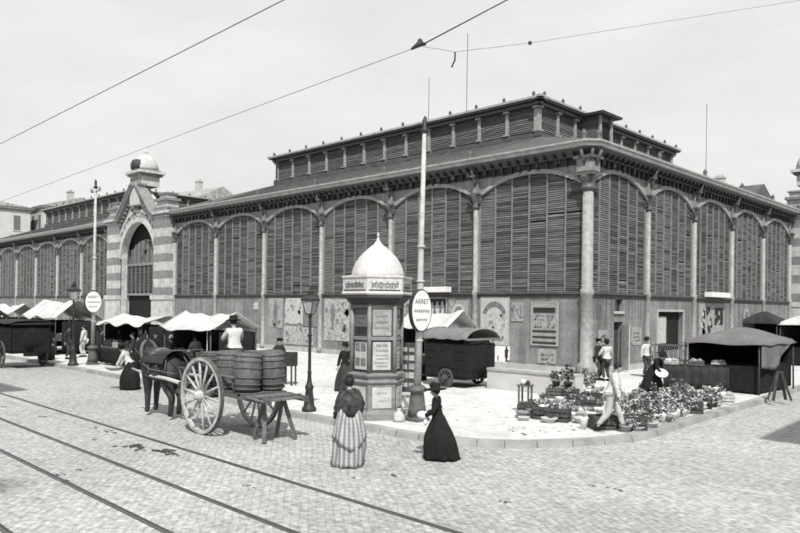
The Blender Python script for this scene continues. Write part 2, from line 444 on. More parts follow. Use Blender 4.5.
def bay(side, a, b, idx):
    """one louvred opening between columns at a and b"""
    c = (a+b)/2; hw = (b-a)/2-.16
    n = 20
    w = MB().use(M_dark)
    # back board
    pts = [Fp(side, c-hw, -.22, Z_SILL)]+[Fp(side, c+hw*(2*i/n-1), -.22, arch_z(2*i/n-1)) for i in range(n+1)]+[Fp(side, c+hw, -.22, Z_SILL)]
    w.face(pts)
    # slats, clipped to the arch, each panel slightly different
    pan = [c-hw+2*hw*k/6 for k in range(7)]
    r = random.Random(idx*17+(3 if side == 'L' else 8))
    for k in range(6):
        z = Z_SILL+.06
        bias = r.choice((.05, .2, .2, .45, .8))
        missing = {r.randint(3, 46) for _ in range(r.choice((0, 0, 0, 0, 1, 1)))}; w0 = r.randint(3, 40); broken = set(range(w0, w0+r.randint(2, 5))) if r.random() < .3 else set()
        i = 0
        while z < Z_APX+.1:
            p0, p1 = pan[k]+.035, pan[k+1]-.035
            # clip
            def inside(s): return z+.09 < arch_z((s-c)/hw)
            while p0 < p1 and not inside(p0): p0 += .04
            while p1 > p0 and not inside(p1): p1 -= .04
            if p1-p0 > .05 and i not in missing:
                w.use(M_slat2 if r.random() < bias else (M_slat3 if r.random() < .3 else M_slat))
                t = r.uniform(.95, 1.1)*.085
                dz = r.uniform(-.008, .008)
                sag = r.uniform(-.045, .045) if i in broken else (r.uniform(-.015, .015) if r.random() < .3 else 0)
                w.face([Fp(side, p0, -.05, z+dz), Fp(side, p1, -.05, z+dz+sag), Fp(side, p1, -.095, z+dz+t*1.25+sag), Fp(side, p0, -.095, z+dz+t*1.25)])
                w.face([Fp(side, p0, -.05, z+dz), Fp(side, p1, -.05, z+dz+sag), Fp(side, p1, -.1, z+dz-.004+sag), Fp(side, p0, -.1, z+dz-.004)])
            z += .096; i += 1
    win = w.build('louvre_window', None, hall)
    mm = MB()
    for k in range(1, 6):
        s = pan[k]; zt = arch_z((s-c)/hw)
        fbox(mm, side, s-.028, s+.028, -.12, .0, Z_SILL, zt+.02)
    for s, q in ((c-hw, 1), (c+hw, -1)):
        fbox(mm, side, s, s+q*.07, -.12, .0, Z_SILL, Z_SPR)
    mm.build('mullions', M_mull, win)
    # arch trim
    am = MB()
    for i in range(n):
        t0, t1 = 2*i/n-1, 2*(i+1)/n-1
        s0, s1 = c+hw*t0, c+hw*t1; z0, z1 = arch_z(t0), arch_z(t1)
        for (oo, ht) in ((.06, .2),):
            am.face([Fp(side, s0, oo, z0), Fp(side, s1, oo, z1), Fp(side, s1, oo, z1+ht), Fp(side, s0, oo, z0+ht)])
            am.face([Fp(side, s0, oo, z0+ht), Fp(side, s1, oo, z1+ht), Fp(side, s1, -.02, z1+ht), Fp(side, s0, -.02, z0+ht)])
            am.face([Fp(side, s0, oo, z0), Fp(side, s1, oo, z1), Fp(side, s1, -.22, z1), Fp(side, s0, -.22, z0)])
    am.build('arch_trim', M_lightstone if False else M_column, win)
    # spandrel above the arch
    sp = MB()
    for i in range(n):
        t0, t1 = 2*i/n-1, 2*(i+1)/n-1
        s0, s1 = c+hw*t0, c+hw*t1
        sp.face([Fp(side, s0, 0, arch_z(t0)), Fp(side, s1, 0, arch_z(t1)), Fp(side, s1, 0, 10.1), Fp(side, s0, 0, 10.1)])
    for s, q in ((a, c-hw), (c+hw, b)):
        sp.face([Fp(side, s, 0, Z_SILL), Fp(side, q, 0, Z_SILL), Fp(side, q, 0, 10.1), Fp(side, s, 0, 10.1)])
    # small panels in relief along the top of the spandrel
    for k in range(6):
        s = a+.55+(b-a-1.1)*k/5
        fbox(sp, side, s-.12, s+.12, 0, .04, 9.62, 9.78)
    sp.build('spandrel', M_spandrel, hall)

def column(side, s):
    m = MB(); x = Fp(side, s, .06, 0)
    m.lathe([(.19, .14), (.19, .5), (.14, .56), (.135, Z_SILL-.1), (.17, Z_SILL-.05), (.17, Z_SILL+.15), (.125, Z_SILL+.2), (.115, 8.0)], x, 12)
    c = m.build('column', M_column, hall)
    k = MB()
    k.lathe([(.14, 7.95), (.2, 8.0), (.2, 8.08), (.15, 8.12), (.17, 8.3), (.3, 8.55), (.3, 8.64)], x, 12)
    fbox(k, side, s-.3, s+.3, -.02, .34, 8.62, 8.72)
    for q in (-1, 1):
        k.tube([Fp(side, s+q*.15, .12, 8.1), Fp(side, s+q*.34, .14, 8.35), Fp(side, s+q*.4, .12, 8.62)], [.04, .07, .04], 6)
    k.build('capital', M_irongrey, c)
    p = MB()
    fbox(p, side, s-.17, s+.17, 0.0, .14, 8.73, 9.5)
    p.build('pier_block', M_spandrel, c)
    b = MB()
    fbox(b, side, s-.14, s+.14, .0, .42, 9.5, 9.62)
    b.tube([Fp(side, s, .16, 9.1), Fp(side, s, .26, 9.35), Fp(side, s, .4, 9.72), Fp(side, s, .5, 9.98)], [.06, .09, .08, .05], 6)
    b.build('bracket', M_irongrey, c)
    u = MB()
    xo = Fp(side, s, .6, 0)
    u.lathe([(.12, 10.36), (.14, 10.42), (.06, 10.47), (.13, 10.6), (.09, 10.7), (.02, 10.8)], xo, 10)
    u.build('roof_urn', M_irongrey, c)

for n in range(6): bay('L', LS[n], LS[n+1], n)
for n in range(8, 14): bay('L', LS[n], LS[n+1], n)
for n in range(5): bay('R', RS[n], RS[n+1], n)
for n in range(7, 9): bay('R', RS[n], RS[n+1], n)
for n in list(range(1, 7))+list(range(8, 15)): column('L', LS[n])
for n in list(range(1, 6))+list(range(7, 10)): column('R', RS[n])

# corner column, big
m = MB()
m.lathe([(.40, .14), (.40, .62), (.28, .7), (.26, Z_SILL-.1), (.31, Z_SILL-.05), (.31, Z_SILL+.15), (.25, Z_SILL+.22), (.235, 8.3)], (.02, -.02, 0), 20)
cc = m.build('corner_column', M_column, hall)
k = MB(); k.lathe([(.27, 8.25), (.34, 8.3), (.34, 8.4), (.29, 8.45), (.3, 8.6), (.44, 8.8), (.44, 8.88)], (.02, -.02, 0), 16)
k.box((-.45, .45, 8.88), (.45, -.45, 9.0)); k.build('capital', M_irongrey, cc)
k = MB(); k.box((-.38, .38, 9.0), (.36, -.36, 9.62)); k.box((-.3, .3, 9.05), (.4, -.4, 9.1)); k.build('corner_block', M_spandrel, cc)
k = MB(); k.box((-.5, .5, 9.62), (.46, -.46, 9.74))
for d in ((1, 0), (0, -1), (.75, -.75)):
    k.tube([(.3*d[0], .3*d[1], 9.3), (.46*d[0], .46*d[1], 9.6), (.66*d[0], .66*d[1], 9.95)], [.06, .09, .07], 6)
k.build('bracket', M_irongrey, cc)
for (ux, uy) in ((.06, -.52), (.52, -.06)):
    k = MB(); k.lathe([(.15, 10.36), (.17, 10.44), (.08, 10.5), (.16, 10.64), (.11, 10.76), (.02, 10.86)], (ux, uy, 0), 12); k.build('roof_urn', M_irongrey, cc)

# base walls with openings
GL0, GL1 = 36.35, 47.6       # gateway on the left front
GR0, GR1 = RS[5]+.02, RS[7]-.02
DOOR = (2.5, 3.38, .14, 2.45); FAN = (2.55, 3.35, 2.95, 3.5); SHOP = (7.1, 10.2, .9, 2.95)
wl = MB()
wall_cells(wl, 'L', 0, GL0, .1, Z_SILL, 0, -.3, [])
wall_cells(wl, 'L', GL1, LS[14], .1, Z_SILL, 0, -.3, [])
slots = [(.62+.26*k, .72+.26*k, 2.55, 3.45) for k in range(5)]+[(3.95+.3*k, 4.06+.3*k, 2.55, 3.45) for k in range(5)]
wall_cells(wl, 'R', 0, RS[5], .1, Z_SILL, 0, -.3, [DOOR, FAN, SHOP]+slots)
wall_cells(wl, 'R', RS[7], RS[9], .1, Z_SILL, 0, -.3, [])
for (a, b) in ((GL1, LS[8]),): wl.face([Fp('L', a, 0, Z_SILL), Fp('L', b, 0, Z_SILL), Fp('L', b, 0, 10.1), Fp('L', a, 0, 10.1)])
wallo = wl.build('wall', M_wall, hall)
pl = MB()
for (sd, a, b) in (('L', .45, GL0), ('L', GL1, LS[14]), ('R', .45, 2.38), ('R', 3.5, RS[5])):
    fbox(pl, sd, a, b, .0, .07, .1, .42)
pl.build('plinth', M_plinth, hall)
sl = MB()
for (sd, a, b) in (('L', .0, GL0), ('L', GL1, LS[14]), ('R', .0, RS[5]), ('R', RS[7], RS[9])):
    fbox(sl, sd, a-(.13 if a == 0 and sd == 'R' else 0), b, -.03, .13, Z_SILL-.02, Z_SILL+.07)
    fbox(sl, sd, a, b, 0, .06, Z_SILL-.14, Z_SILL-.02)
sl.build('sill', mat('sill_iron', .07, .3, 4, .6), hall)
# dark interior so that openings are not see-through
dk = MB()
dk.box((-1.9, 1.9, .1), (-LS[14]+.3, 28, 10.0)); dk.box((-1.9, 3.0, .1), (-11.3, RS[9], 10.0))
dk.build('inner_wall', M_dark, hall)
# door with ajar leaf, fanlight, shop opening
dr = MB(); dr.box((-.28, DOOR[0]+.02, .14), (-.24, DOOR[1]-.02, 2.4)); door = dr.build('door', M_wooddk, hall)
lf = MB(); lf.bar((-.02, 3.3, 1.25), (.55, 2.95, 1.25), .05, 2.1)
lf.build('door_leaf', M_woodlt, door)
h_ = MB(); h_.ball((.5, 2.93, 1.2), .04, 8, 5); h_.build('handle', M_iron, door)
fl = MB(); fl.box((-.2, FAN[0], FAN[2]), (-.16, FAN[1], FAN[3])); fan = fl.build('window', M_pane, hall)
q = MB(); q.box((0, FAN[0]-.08, FAN[2]-.12), (.08, FAN[1]+.08, FAN[2])); q.build('window_sill', M_lightstone, fan)
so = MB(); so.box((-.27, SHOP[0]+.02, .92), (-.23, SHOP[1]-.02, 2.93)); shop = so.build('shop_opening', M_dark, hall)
q = MB(); q.box((-.22, 7.35, 1.3), (-.16, 8.5, 2.7)); q.build('shop_shutter', M_paper, shop)
q = MB()
for (a, b, c, d) in ((SHOP[0]-.12, SHOP[0], .9, 3.07), (SHOP[1], SHOP[1]+.12, .9, 3.07), (SHOP[0], SHOP[1], 2.95, 3.07)): q.box((0, a, c), (.05, b, d))
q.build('shop_frame', M_plinth, shop)

# cornice, gutter and modillions all round
def cornice(side, s0, s1, mitre0=False):
    c = MB(); z = .8
    prof = [(0, 9.78), (.18, 9.8), (.2, 9.9), (.28, 9.94), (.54, 10.06), (.56, 10.1), (.02, 10.2)]
    e0 = lambda o: -o+.5 if mitre0 else s0
    for i in range(len(prof)-1):
        (o0, z0), (o1, z1) = prof[i], prof[i+1]
        c.face([Fp(side, e0(o0), o0, z0), Fp(side, s1, o0, z0), Fp(side, s1, o1, z1), Fp(side, e0(o1), o1, z1)])
        if mitre0 and side == 'L': c.face([(o0-.5, -o0, z0), (o0, -o0+.5, z0), (o1, -o1+.5, z1), (o1-.5, -o1, z1)])
    b = c.build('cornice', M_irongrey, hall)
    gz = [(.5, 10.1), (.66, 10.12), (.7, 10.24), (.7, 10.28), (.75, 10.3), (.75, 10.38), (.6, 10.38), (.45, 10.34), (-.2, 10.42)]
    gt = MB()
    for i in range(len(gz)-1):
        (o0, z0), (o1, z1) = gz[i], gz[i+1]
        gt.face([Fp(side, e0(o0), o0, z0), Fp(side, s1, o0, z0), Fp(side, s1, o1, z1), Fp(side, e0(o1), o1, z1)])
        if mitre0 and side == 'L': gt.face([(o0-.5, -o0, z0), (o0, -o0+.5, z0), (o1, -o1+.5, z1), (o1-.5, -o1, z1)])
    gt.build('gutter', M_ironlt, hall)
    md = MB(); pr = []; s = s0+.3
    while s < s1-.3:
        pr += [(s, .03), (s+.2, .03), (s+.2, .44), (s+.3, .44), (s+.3, .03)]; s += .5
    for (za, zb, k, oo) in ((9.82, 10.04, 1, 0), (9.45, 9.82, .3, 0)):
        for i in range(len(pr)-1):
            (sa, oa), (sb, ob) = pr[i], pr[i+1]
            oa = .03+(oa-.03)*k; ob = .03+(ob-.03)*k
            md.face([Fp(side, sa, oa, za), Fp(side, sb, ob, za), Fp(side, sb, ob, zb), Fp(side, sa, oa, zb)])
            if oa > .1 and ob > .1: md.face([Fp(side, sa, .03, za), Fp(side, sb, .03, za), Fp(side, sb, ob, za), Fp(side, sa, oa, za)])
    md.build('modillions', M_iron, b)
cornice('L', 0, GL0, True); cornice('R', 0, RS[5], True)
cornice('L', GL1, LS[14]); cornice('R', RS[7], RS[9])

# lower roof and raised lantern storey
def quad_roof(name, pts, m): q = MB(); q.face(pts); return q.build(name, m, hall)
ZR0, ZR1, ZR2, ZR3 = 10.38, 12.55, 14.35, 15.2
IX, IY = 6.17, 5.3
def block(x0, x1, y0, y1, ex0, ex1, ey0, ey1, lantern_right=False, hidden_back=True):
    """lower roof slopes from eaves rectangle ex/ey up to the raised storey x0..x1,y0..y1 (x1>x0)"""
    E_ = [(ex1, ey0, ZR0), (ex1, ey1, ZR0), (ex0, ey1, ZR0), (ex0, ey0, ZR0)]
    I_ = [(x1, y0, ZR1), (x1, y1, ZR1), (x0, y1, ZR1), (x0, y0, ZR1)]
    r = MB()
    ea, eb = (ex1-.5, ey0, ZR0), (ex1, ey0+.5, ZR0)
    r.face([eb, E_[1], I_[1], I_[0]]); r.face([E_[1], E_[2], I_[2], I_[1]]); r.face([E_[2], E_[3], I_[3], I_[2]]); r.face([E_[3], ea, I_[0], I_[3]]); r.face([ea, eb, I_[0]])
    # standing seams
    n = int((ex1-ex0)/1.0)
    for i in range(1, n):
        t = i/n
        x = ex0+(ex1-ex0)*t
        if x < x0 or x > x1: continue
        r.bar((x, ey0, ZR0+.02), (x, y0, ZR1+.02), .05, .05)
    r.build('lower_roof', M_roof, hall)
    st = MB(); st.box((x0, y0, ZR1-.3), (x1, y1, ZR2)); storey = st.build('clerestory', M_dark, hall)
    # panels and posts
    def run(p0, p1, out, nb):
        p0 = Vector(p0); p1 = Vector(p1); out = Vector(out); d = (p1-p0)/nb; L_ = d.length; dn = d.normalized()
        for i in range(nb+1):
            p = p0+d*i; w = .14 if i in (0, nb) else .1
            q = MB(); q.T = Matrix.Translation(p)
            a = dn*w
            c0 = -a-out*.05; c1 = a+out*.14
            q.box((min(c0.x, c1.x), min(c0.y, c1.y), ZR1+.02), (max(c0.x, c1.x), max(c0.y, c1.y), ZR2-.02))
            c2 = p+out*.1; q.cbox((c2.x-p.x, c2.y-p.y, ZR2-.2), (.36, .36, .1)); q.cbox((c2.x-p.x, c2.y-p.y, ZR1+.3), (.34, .34, .08))
            q.build('clerestory_post', M_column, storey)
        q = MB()
        for i in range(nb+1):
            p = p0+d*i+out*.42; u = MB()
            u.box((p.x-.06, p.y-.06, ZR2+.3), (p.x+.06, p.y+.06, ZR2+.42)); u.lathe([(.05, ZR2+.42), (.1, ZR2+.5), (.02, ZR2+.62)], (p.x, p.y, 0), 8); u.build('roof_finial', M_irongrey, storey)
        for i in range(nb):
            w = MB(); p = p0+d*i
            z = ZR1+.32
            while z < ZR2-.16:
                a = p+dn*.12; b = p+d-dn*.12
                w.use(M_slat if rnd.random() < .7 else M_slat2)
                w.face([a+out*.07+Vector((0, 0, z)), b+out*.07+Vector((0, 0, z)), b+out*.015+Vector((0, 0, z+.12)), a+out*.015+Vector((0, 0, z+.12))]); z += .115
            w.build('clerestory_window', None, storey)
        # cornice and base strip
        q = MB().use(M_irongrey)
        a = p0-dn*.1; b = p1+dn*.1
        for (o0, o1, z0, z1, mt) in ((0, .2, ZR1-.05, ZR1+.22, M_roof), (.0, .28, ZR2-.1, ZR2+.06, M_irongrey), (.0, .48, ZR2+.1, ZR2+.18, M_irongrey), (.3, .56, ZR2+.2, ZR2+.32, M_ironlt)):
            q.use(mt); aa = a+out*o0-(dn*o1); bb = b+out*o1+(dn*o1)
            q.box((min(aa.x, bb.x), min(aa.y, bb.y), z0), (max(aa.x, bb.x), max(aa.y, bb.y), z1))
        q.build('clerestory_cornice', None, storey)
    q = MB(); q.box((x1-.16, y0+.16, ZR1+.02), (x1+.15, y0-.15, ZR2-.02)); q.build('clerestory_post', M_column, storey)
    nb = round((x1-x0)/2.01)
    run((x1, y0, 0), (x0, y0, 0), (0, -1, 0), nb)
    run((x1, y0, 0), (x1, y1, 0), (1, 0, 0), round((y1-y0)/1.9))
    run((x0, y0, 0), (x0, y1, 0), (-1, 0, 0), round((y1-y0)/1.9))
    # top roof, low hips
    o = .5; zz = ZR2+.2; mx = (y1-y0)/2
    a = [(x1+o, y0-o, zz), (x1+o, y1+o, zz), (x0-o, y1+o, zz), (x0-o, y0-o, zz)]
    k0 = (x1-mx if x1-x0 > 2*mx else (x0+x1)/2, (y0+y1)/2, zz+.55); k1 = (x0+mx if x1-x0 > 2*mx else (x0+x1)/2, (y0+y1)/2, zz+.55)
    t = MB(); t.face([a[0], a[1], k0]); t.face([a[1], a[2], k1, k0]); t.face([a[2], a[3], k1]); t.face([a[3], a[0], k0, k1])
    t.build('upper_roof', M_roof, hall)
    return storey
b1 = block(-30.1, -IX, IY, IY+17.1, -36.3, .7, -.7, 28.6)
b2 = block(-78.2, -54.2, IY, IY+17.1, -84.5, -47.6, -.7, 28.6)
# lantern pavilion on the right slope
lp = MB(); lp.box((-6.4, 9.8, 11.8), (-4.9, 11.3, 14.4)); lant = lp.build('roof_lantern', M_irongrey, hall)
q = MB(); q.box((-6.5, 9.35, 14.42), (-4.45, 11.75, 14.5)); 
pk = (-5.6, 10.55, 14.8); cs_ = [(-4.4, 9.3, 14.52), (-4.4, 11.8, 14.52), (-6.5, 11.8, 14.52), (-6.5, 9.3, 14.52)]
for i in range(4): q.face([cs_[i], cs_[(i+1) % 4], pk])
q.face(cs_); q.build('lantern_roof', M_irongrey, lant)
for y in (9.84, 11.16):
    q = MB(); q.box((-4.9, y-.1, 12.0), (-4.8, y+.1, 14.38)); q.build('lantern_post', M_column, lant)
q = MB(); q.box((-4.9, 10.05, 12.4), (-4.87, 10.95, 14.1)); q.build('lantern_window', M_dark, lant)
q = MB(); q.box((-6.1, 9.77, 12.4), (-5.15, 9.8, 14.1)); q.build('lantern_window', M_slat, lant)
# thin rods on the roof
for (x, y, h, z0) in ((-12.2, 6.5, 5.4, 14.7), (-17.2, 8.5, 4.2, 14.7)):
    q = MB(); q.tube([(x, y, z0), (x, y, z0+.5)], .06, 6); q.tube([(x, y, z0+.5), (x+.02, y, z0+h)], .018, 5); q.build('lightning_rod', M_iron, hall)
q = MB(); q.tube([(-5, 26, 10.5), (-5, 26, 18.5)], .022, 5); q.build('lightning_rod', M_irongrey, hall)

# ------------------------------------------------------------------ striped stone gateway
def gateway(side, c, half, full=True):
    """c centre along the front, half = half width"""
    oh = 3.12                           # half opening
    o1 = .65
    g0 = MB().use(M_lightstone)
    def A(u, o, z): return Fp(side, c+u, o, z)
    # arch profile, pointed horseshoe like opening up to z 9.9
    def az(u):
        t = min(1, abs(u)/oh)
        return 6.9+3.0*(1-t**2.0)**.62
    n = 28
    # front wall between piers above the opening, up to the gable
    ph = half-2.15                      # inner edge of piers
    def top(u): return max(9.9, 12.75-abs(u)*.88)
    us = [ph*(2*i/n-1) for i in range(n+1)]
    for i in range(n):
        u0, u1 = us[i], us[i+1]
        b0 = az(u0) if abs(u0) < oh else .14; b1_ = az(u1) if abs(u1) < oh else .14
        g0.face([A(u0, .45, b0), A(u1, .45, b1_), A(u1, .45, top(u1)), A(u0, .45, top(u0))])
        g0.face([A(u0, .45, top(u0)), A(u1, .45, top(u1)), A(u1, -.6, top(u1)), A(u0, -.6, top(u0))])
        g0.face([A(u0, .45, b0), A(u1, .45, b1_), A(u1, -.05, b1_), A(u0, -.05, b0)])
    for q in (-1, 1):
        g0.box(A(q*oh, .45, .14), A(q*(ph+.02), -.06, 6.9))
    gate = g0.build('gateway', None, hall)
    # archivolt rings
    r = MB()
    for (rr, w, oo, mt) in ((0.0, .42, .6, M_lightstone), (.5, .28, .52, M_bandstone), (.85, .2, .56, M_lightstone)):
        r.use(mt); k = 30
        pts = []
        for i in range(k+1):
            t = 2*i/k-1; u = t*(oh+rr); z = 6.9+(3.0+rr)*(1-abs(t)**2.0)**.62
            pts.append((u, z))
        for i in range(k):
            (u0, z0), (u1, z1) = pts[i], pts[i+1]
            def out(u, z, d):
                L_ = math.hypot(u, (z-6.2)*1.0); return (u+u/L_*d, z+(z-6.2)/L_*d)
            (a0, c0), (a1, c1) = out(u0, z0, w), out(u1, z1, w)
            if mt == M_bandstone and i % 2: r.use(M_lightstone)
            elif mt == M_bandstone: r.use(M_bandstone)
            r.face([A(u0, oo, z0), A(u1, oo, z1), A(a1, oo, c1), A(a0, oo, c0)])
            r.face([A(u0, oo, z0), A(u1, oo, z1), A(u1, .4, z1), A(u0, .4, z0)])
            r.face([A(a0, oo, c0), A(a1, oo, c1), A(a1, .4, c1), A(a0, .4, c0)])
    r.build('arch_ring', None, gate)
    # piers, banded
    for q in (-1, 1):
        p = MB(); u0, u1 = q*ph, q*half
        z = .14; i = 0
        p.use(M_lightstone); p.box(A(u0, .9, .14), A(u1, -.5, 3.4)); p.use(M_lightstone); p.box(A(u0-q*.06, .98, 3.4), A(u1+q*.06, -.5, 3.75))
        z = 3.75; hts = [.62, .72]
        while z < 9.9:
            hh = hts[i % 2]
            p.use(M_bandstone if i % 2 == 0 else M_lightstone); p.box(A(u0+(q*.02 if i % 2 else 0), o1+.12-(.02 if i % 2 else 0), z), A(u1, -.5, min(z+hh, 9.95))); z += hh; i += 1
        p.use(M_bandstone); p.box(A(u0-q*.1, .9, 9.95), A(u1+q*.14, -.5, 10.2))
        p.use(M_lightstone); p.box(A(u0-q*.2, 1.0, 10.2), A(u1+q*.24, -.6, 10.42))
        cu = (u0+u1)/2
        p.use(M_bandstone); p.box(A(cu-1.0, .8, 10.42), A(cu+1.0, -.5, 10.75)); p.use(M_lightstone); p.box(A(cu-.8, .66, 10.75), A(cu+.8, -.4, 11.25))
        p.use(M_bandstone); p.box(A(cu-1.0, .84, 11.25), A(cu+1.0, -.5, 11.45)); p.use(M_lightstone)
        zc = 11.45
        p.box(A(cu-.62, .5, zc), A(cu+.62, -.3, zc+.35)); p.use(M_bandstone); p.box(A(cu-.75, .6, zc+.35), A(cu+.75, -.4, zc+.47))
        p.build('pier', None, gate)
    # raking cornice of the gable with small corbels
    k = MB().use(M_bandstone)
    for q in (-1, 1):
        a = Vector(A(q*ph*1.02, .62, 10.05)); b = Vector(A(q*.35, .62, 12.85))
        k.bar(a, b, .75, .2, up=(0, 0, 1)); k.bar(a+Vector((0, 0, .22)), b+Vector((0, 0, .22)), .95, .16)
        for i in range(9):
            p = a.lerp(b, (i+.5)/9)-Vector((0, 0, .28))
            k.cbox(p, (.2, .2, .28))
    k.build('gable_cornice', None, gate)
    # carved shield and figures
    k = MB().use(M_lightstone)
    k.box(A(-.85, .85, 11.3), A(.85, .3, 12.9)); k.use(M_bandstone); k.box(A(-1.0, .95, 12.88), A(1.0, .2, 13.05))
    rg = random.Random(4)
    for i in range(34):
        z = rg.uniform(10.1, 12.1); u = rg.uniform(-1, 1)*(12.6-z)*.75
        k.use(rg.choice((M_lightstone, M_bandstone, M_kioskd, M_bandstone))); k.ball(A(u, .46, z), rg.uniform(.08, .2), 7, 5)
    k.build('carved_shield', None, gate)
    # turret with dome
    k = MB().use(M_lightstone)
    k.box(A(-.95, .75, 12.9), A(.95, -.9, 13.75)); k.use(M_bandstone)
    for u in (-.8, -.27, .27, .8): k.box(A(u-.12, .8, 13.05), A(u+.12, .7, 13.6))
    k.build('turret', None, gate)
    k = MB().use(M_bandstone); k.box(A(-1.15, .95, 13.75), A(1.15, -1.1, 13.92)); k.use(M_lightstone); k.box(A(-1.35, 1.1, 13.92), A(1.35, -1.25, 14.12)); k.use(M_bandstone); k.box(A(-1.1, .8, 14.12), A(1.1, -.95, 14.26)); k.build('turret_cornice', None, gate)
    k = MB(); cx = A(0, -.1, 0)
    k.lathe([(1.05, 14.26), (1.08, 14.5), (1.0, 14.85), (.82, 15.2), (.5, 15.48), (.16, 15.62), (.12, 15.75), (.18, 15.85), (.05, 15.95), (.04, 16.4), (.01, 16.45)], cx, 16)
    k.build('dome', M_lightstone, gate)
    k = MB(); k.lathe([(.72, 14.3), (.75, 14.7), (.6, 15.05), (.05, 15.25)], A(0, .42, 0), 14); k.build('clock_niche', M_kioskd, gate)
    # doorway, recessed: glazed tympanum and dark gates
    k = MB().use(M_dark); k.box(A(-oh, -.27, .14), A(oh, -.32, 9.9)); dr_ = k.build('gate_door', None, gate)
    k = MB().use(M_shutter)
    for i in range(9):
        u = -oh+2*oh*i/8
        t = min(.999, abs(u)/oh)
        k.box(A(u-.06, -.06, 3.9), A(u+.06, -.2, 6.4+2.0*(1-t*t)**.5))
    k.use(M_mull); k.box(A(-oh, -.04, 6.3), A(oh, -.2, 6.5)); k.box(A(-oh, -.04, 3.75), A(oh, -.2, 3.95))
    k.use(M_slat2)
    for i in range(14):
        z = 4.1+i*.16
        k.box(A(-oh, -.12, z), A(oh, -.2, z+.06))
    k.use(M_shutter); k.lathe([(.32, -.03), (.32, .03)], A(0, -.04, 7.6), 12)
    k.use(mat('tympanum_glass', .2, .3, 4, .4)); 
    pts = [A(oh*.94*math.cos(PI*i/16), -.22, 6.5+2.0*math.sin(PI*i/16)) for i in range(17)]
    k.face(pts)
    k.build('tympanum', None, dr_)
gateway('L', 41.75, 5.4)
gateway('R', (GR0+GR1)/2+.1, 5.3)

# ------------------------------------------------------------------ posters and signs on the hall walls
def scribble(m, side, s0, s1, z, h, o, seed, th=.012):
    """a run of illegible hand lettering"""
    r = random.Random(seed); s = s0
    while s < s1-.02:
        w = r.uniform(.35, .8)*h
        if r.random() < .82:
            k = r.choice('bcvo')
            a = Fp(side, s, o, z); 
            if k in 'bc': fbox(m, side, s, s+w*.28, o, o+th, z, z+h*r.uniform(.7, 1))
            if k in 'bo': fbox(m, side, s, s+w*.8, o, o+th, z, z+h*.22)
            if k in 'cv': fbox(m, side, s+w*.5, s+w*.78, o, o+th, z+h*r.uniform(0, .3), z+h)
            if k in 'ov': fbox(m, side, s+w*.1, s+w*.8, o, o+th, z+h*.75, z+h)
        s += w*1.05
def blobs(m, side, s0, s1, z0, z1, o, n, seed, rr=(.08, .25)):
    r = random.Random(seed)
    for i in range(n):
        s = r.uniform(s0+.1, s1-.1); z = r.uniform(z0+.1, z1-.1); w = r.uniform(*rr)
        k = 9; pts = []
        for j in range(k):
            a = 2*PI*j/k; q = w*r.uniform(.6, 1.1)
            pts.append(Fp(side, min(s1-.04, max(s0+.04, s+q*math.cos(a))), o, min(z1-.04, max(z0+.04, z+q*1.3*math.sin(a)))))
        try: m.face(pts)
        except ValueError: pass
def poster(side, s0, s1, z0, z1, base, label, draw=None, border=None, name='poster', cat='poster', th=.02, o=.012):
    m = MB().use(base)
    if border or name != 'poster': fbox(m, side, s0, s1, o, o+th, z0, z1)
    else:
        rg = random.Random(int(s0*31+z0*7)); q = []
        for (ax, az, bx_, bz) in ((s0, z0, s1, z0), (s1, z0, s1, z1), (s1, z1, s0, z1), (s0, z1, s0, z0)):
            for i in range(7):
                t = i/7; bite = rg.uniform(.06, .2) if rg.random() < .12 else rg.uniform(0, .025)
                x_ = ax+(bx_-ax)*t; z_ = az+(bz-az)*t; mx_, mz_ = (s0+s1)/2, (z0+z1)/2; L_ = math.hypot(mx_-x_, mz_-z_)
                q.append((x_+(mx_-x_)/L_*bite, z_+(mz_-z_)/L_*bite))
        m.face([Fp(side, a_, o+th, b_) for a_, b_ in q])
        for i in range(len(q)):
            (a0_, b0_), (a1_, b1_) = q[i], q[(i+1) % len(q)]; m.face([Fp(side, a0_, o+th, b0_), Fp(side, a1_, o+th, b1_), Fp(side, a1_, o, b1_), Fp(side, a0_, o, b0_)])
    if border:
        m.use(border)
        for (a, b, c, d) in ((s0-.05, s1+.05, z0-.05, z0), (s0-.05, s1+.05, z1, z1+.05), (s0-.05, s0, z0, z1), (s1, s1+.05, z0, z1)): fbox(m, side, a, b, o, o+th+.015, c, d)
    if draw: draw(m, o+th+.003)
    return tag(m.build(name), label, cat, 'posters pasted on the market walls' if cat == 'poster' else None)
def figure(m, side, s, z, h, o, seed):
    """painted silhouette of a standing figure"""
    prof = [(.0, .12), (.06, .13), (.1, .06), (.35, .14), (.55, .16), (.75, .2), (.82, .1), (.86, .07), (.93, .09), (1., .02)]
    r = random.Random(seed)
    L_ = [Fp(side, s+h*w*.9*r.uniform(.7, 1.1), o, z+h*t) for t, w in prof]; R_ = [Fp(side, s-h*w*.9*r.uniform(.7, 1.1), o, z+h*t) for t, w in reversed(prof)]
    m.face(L_+R_)

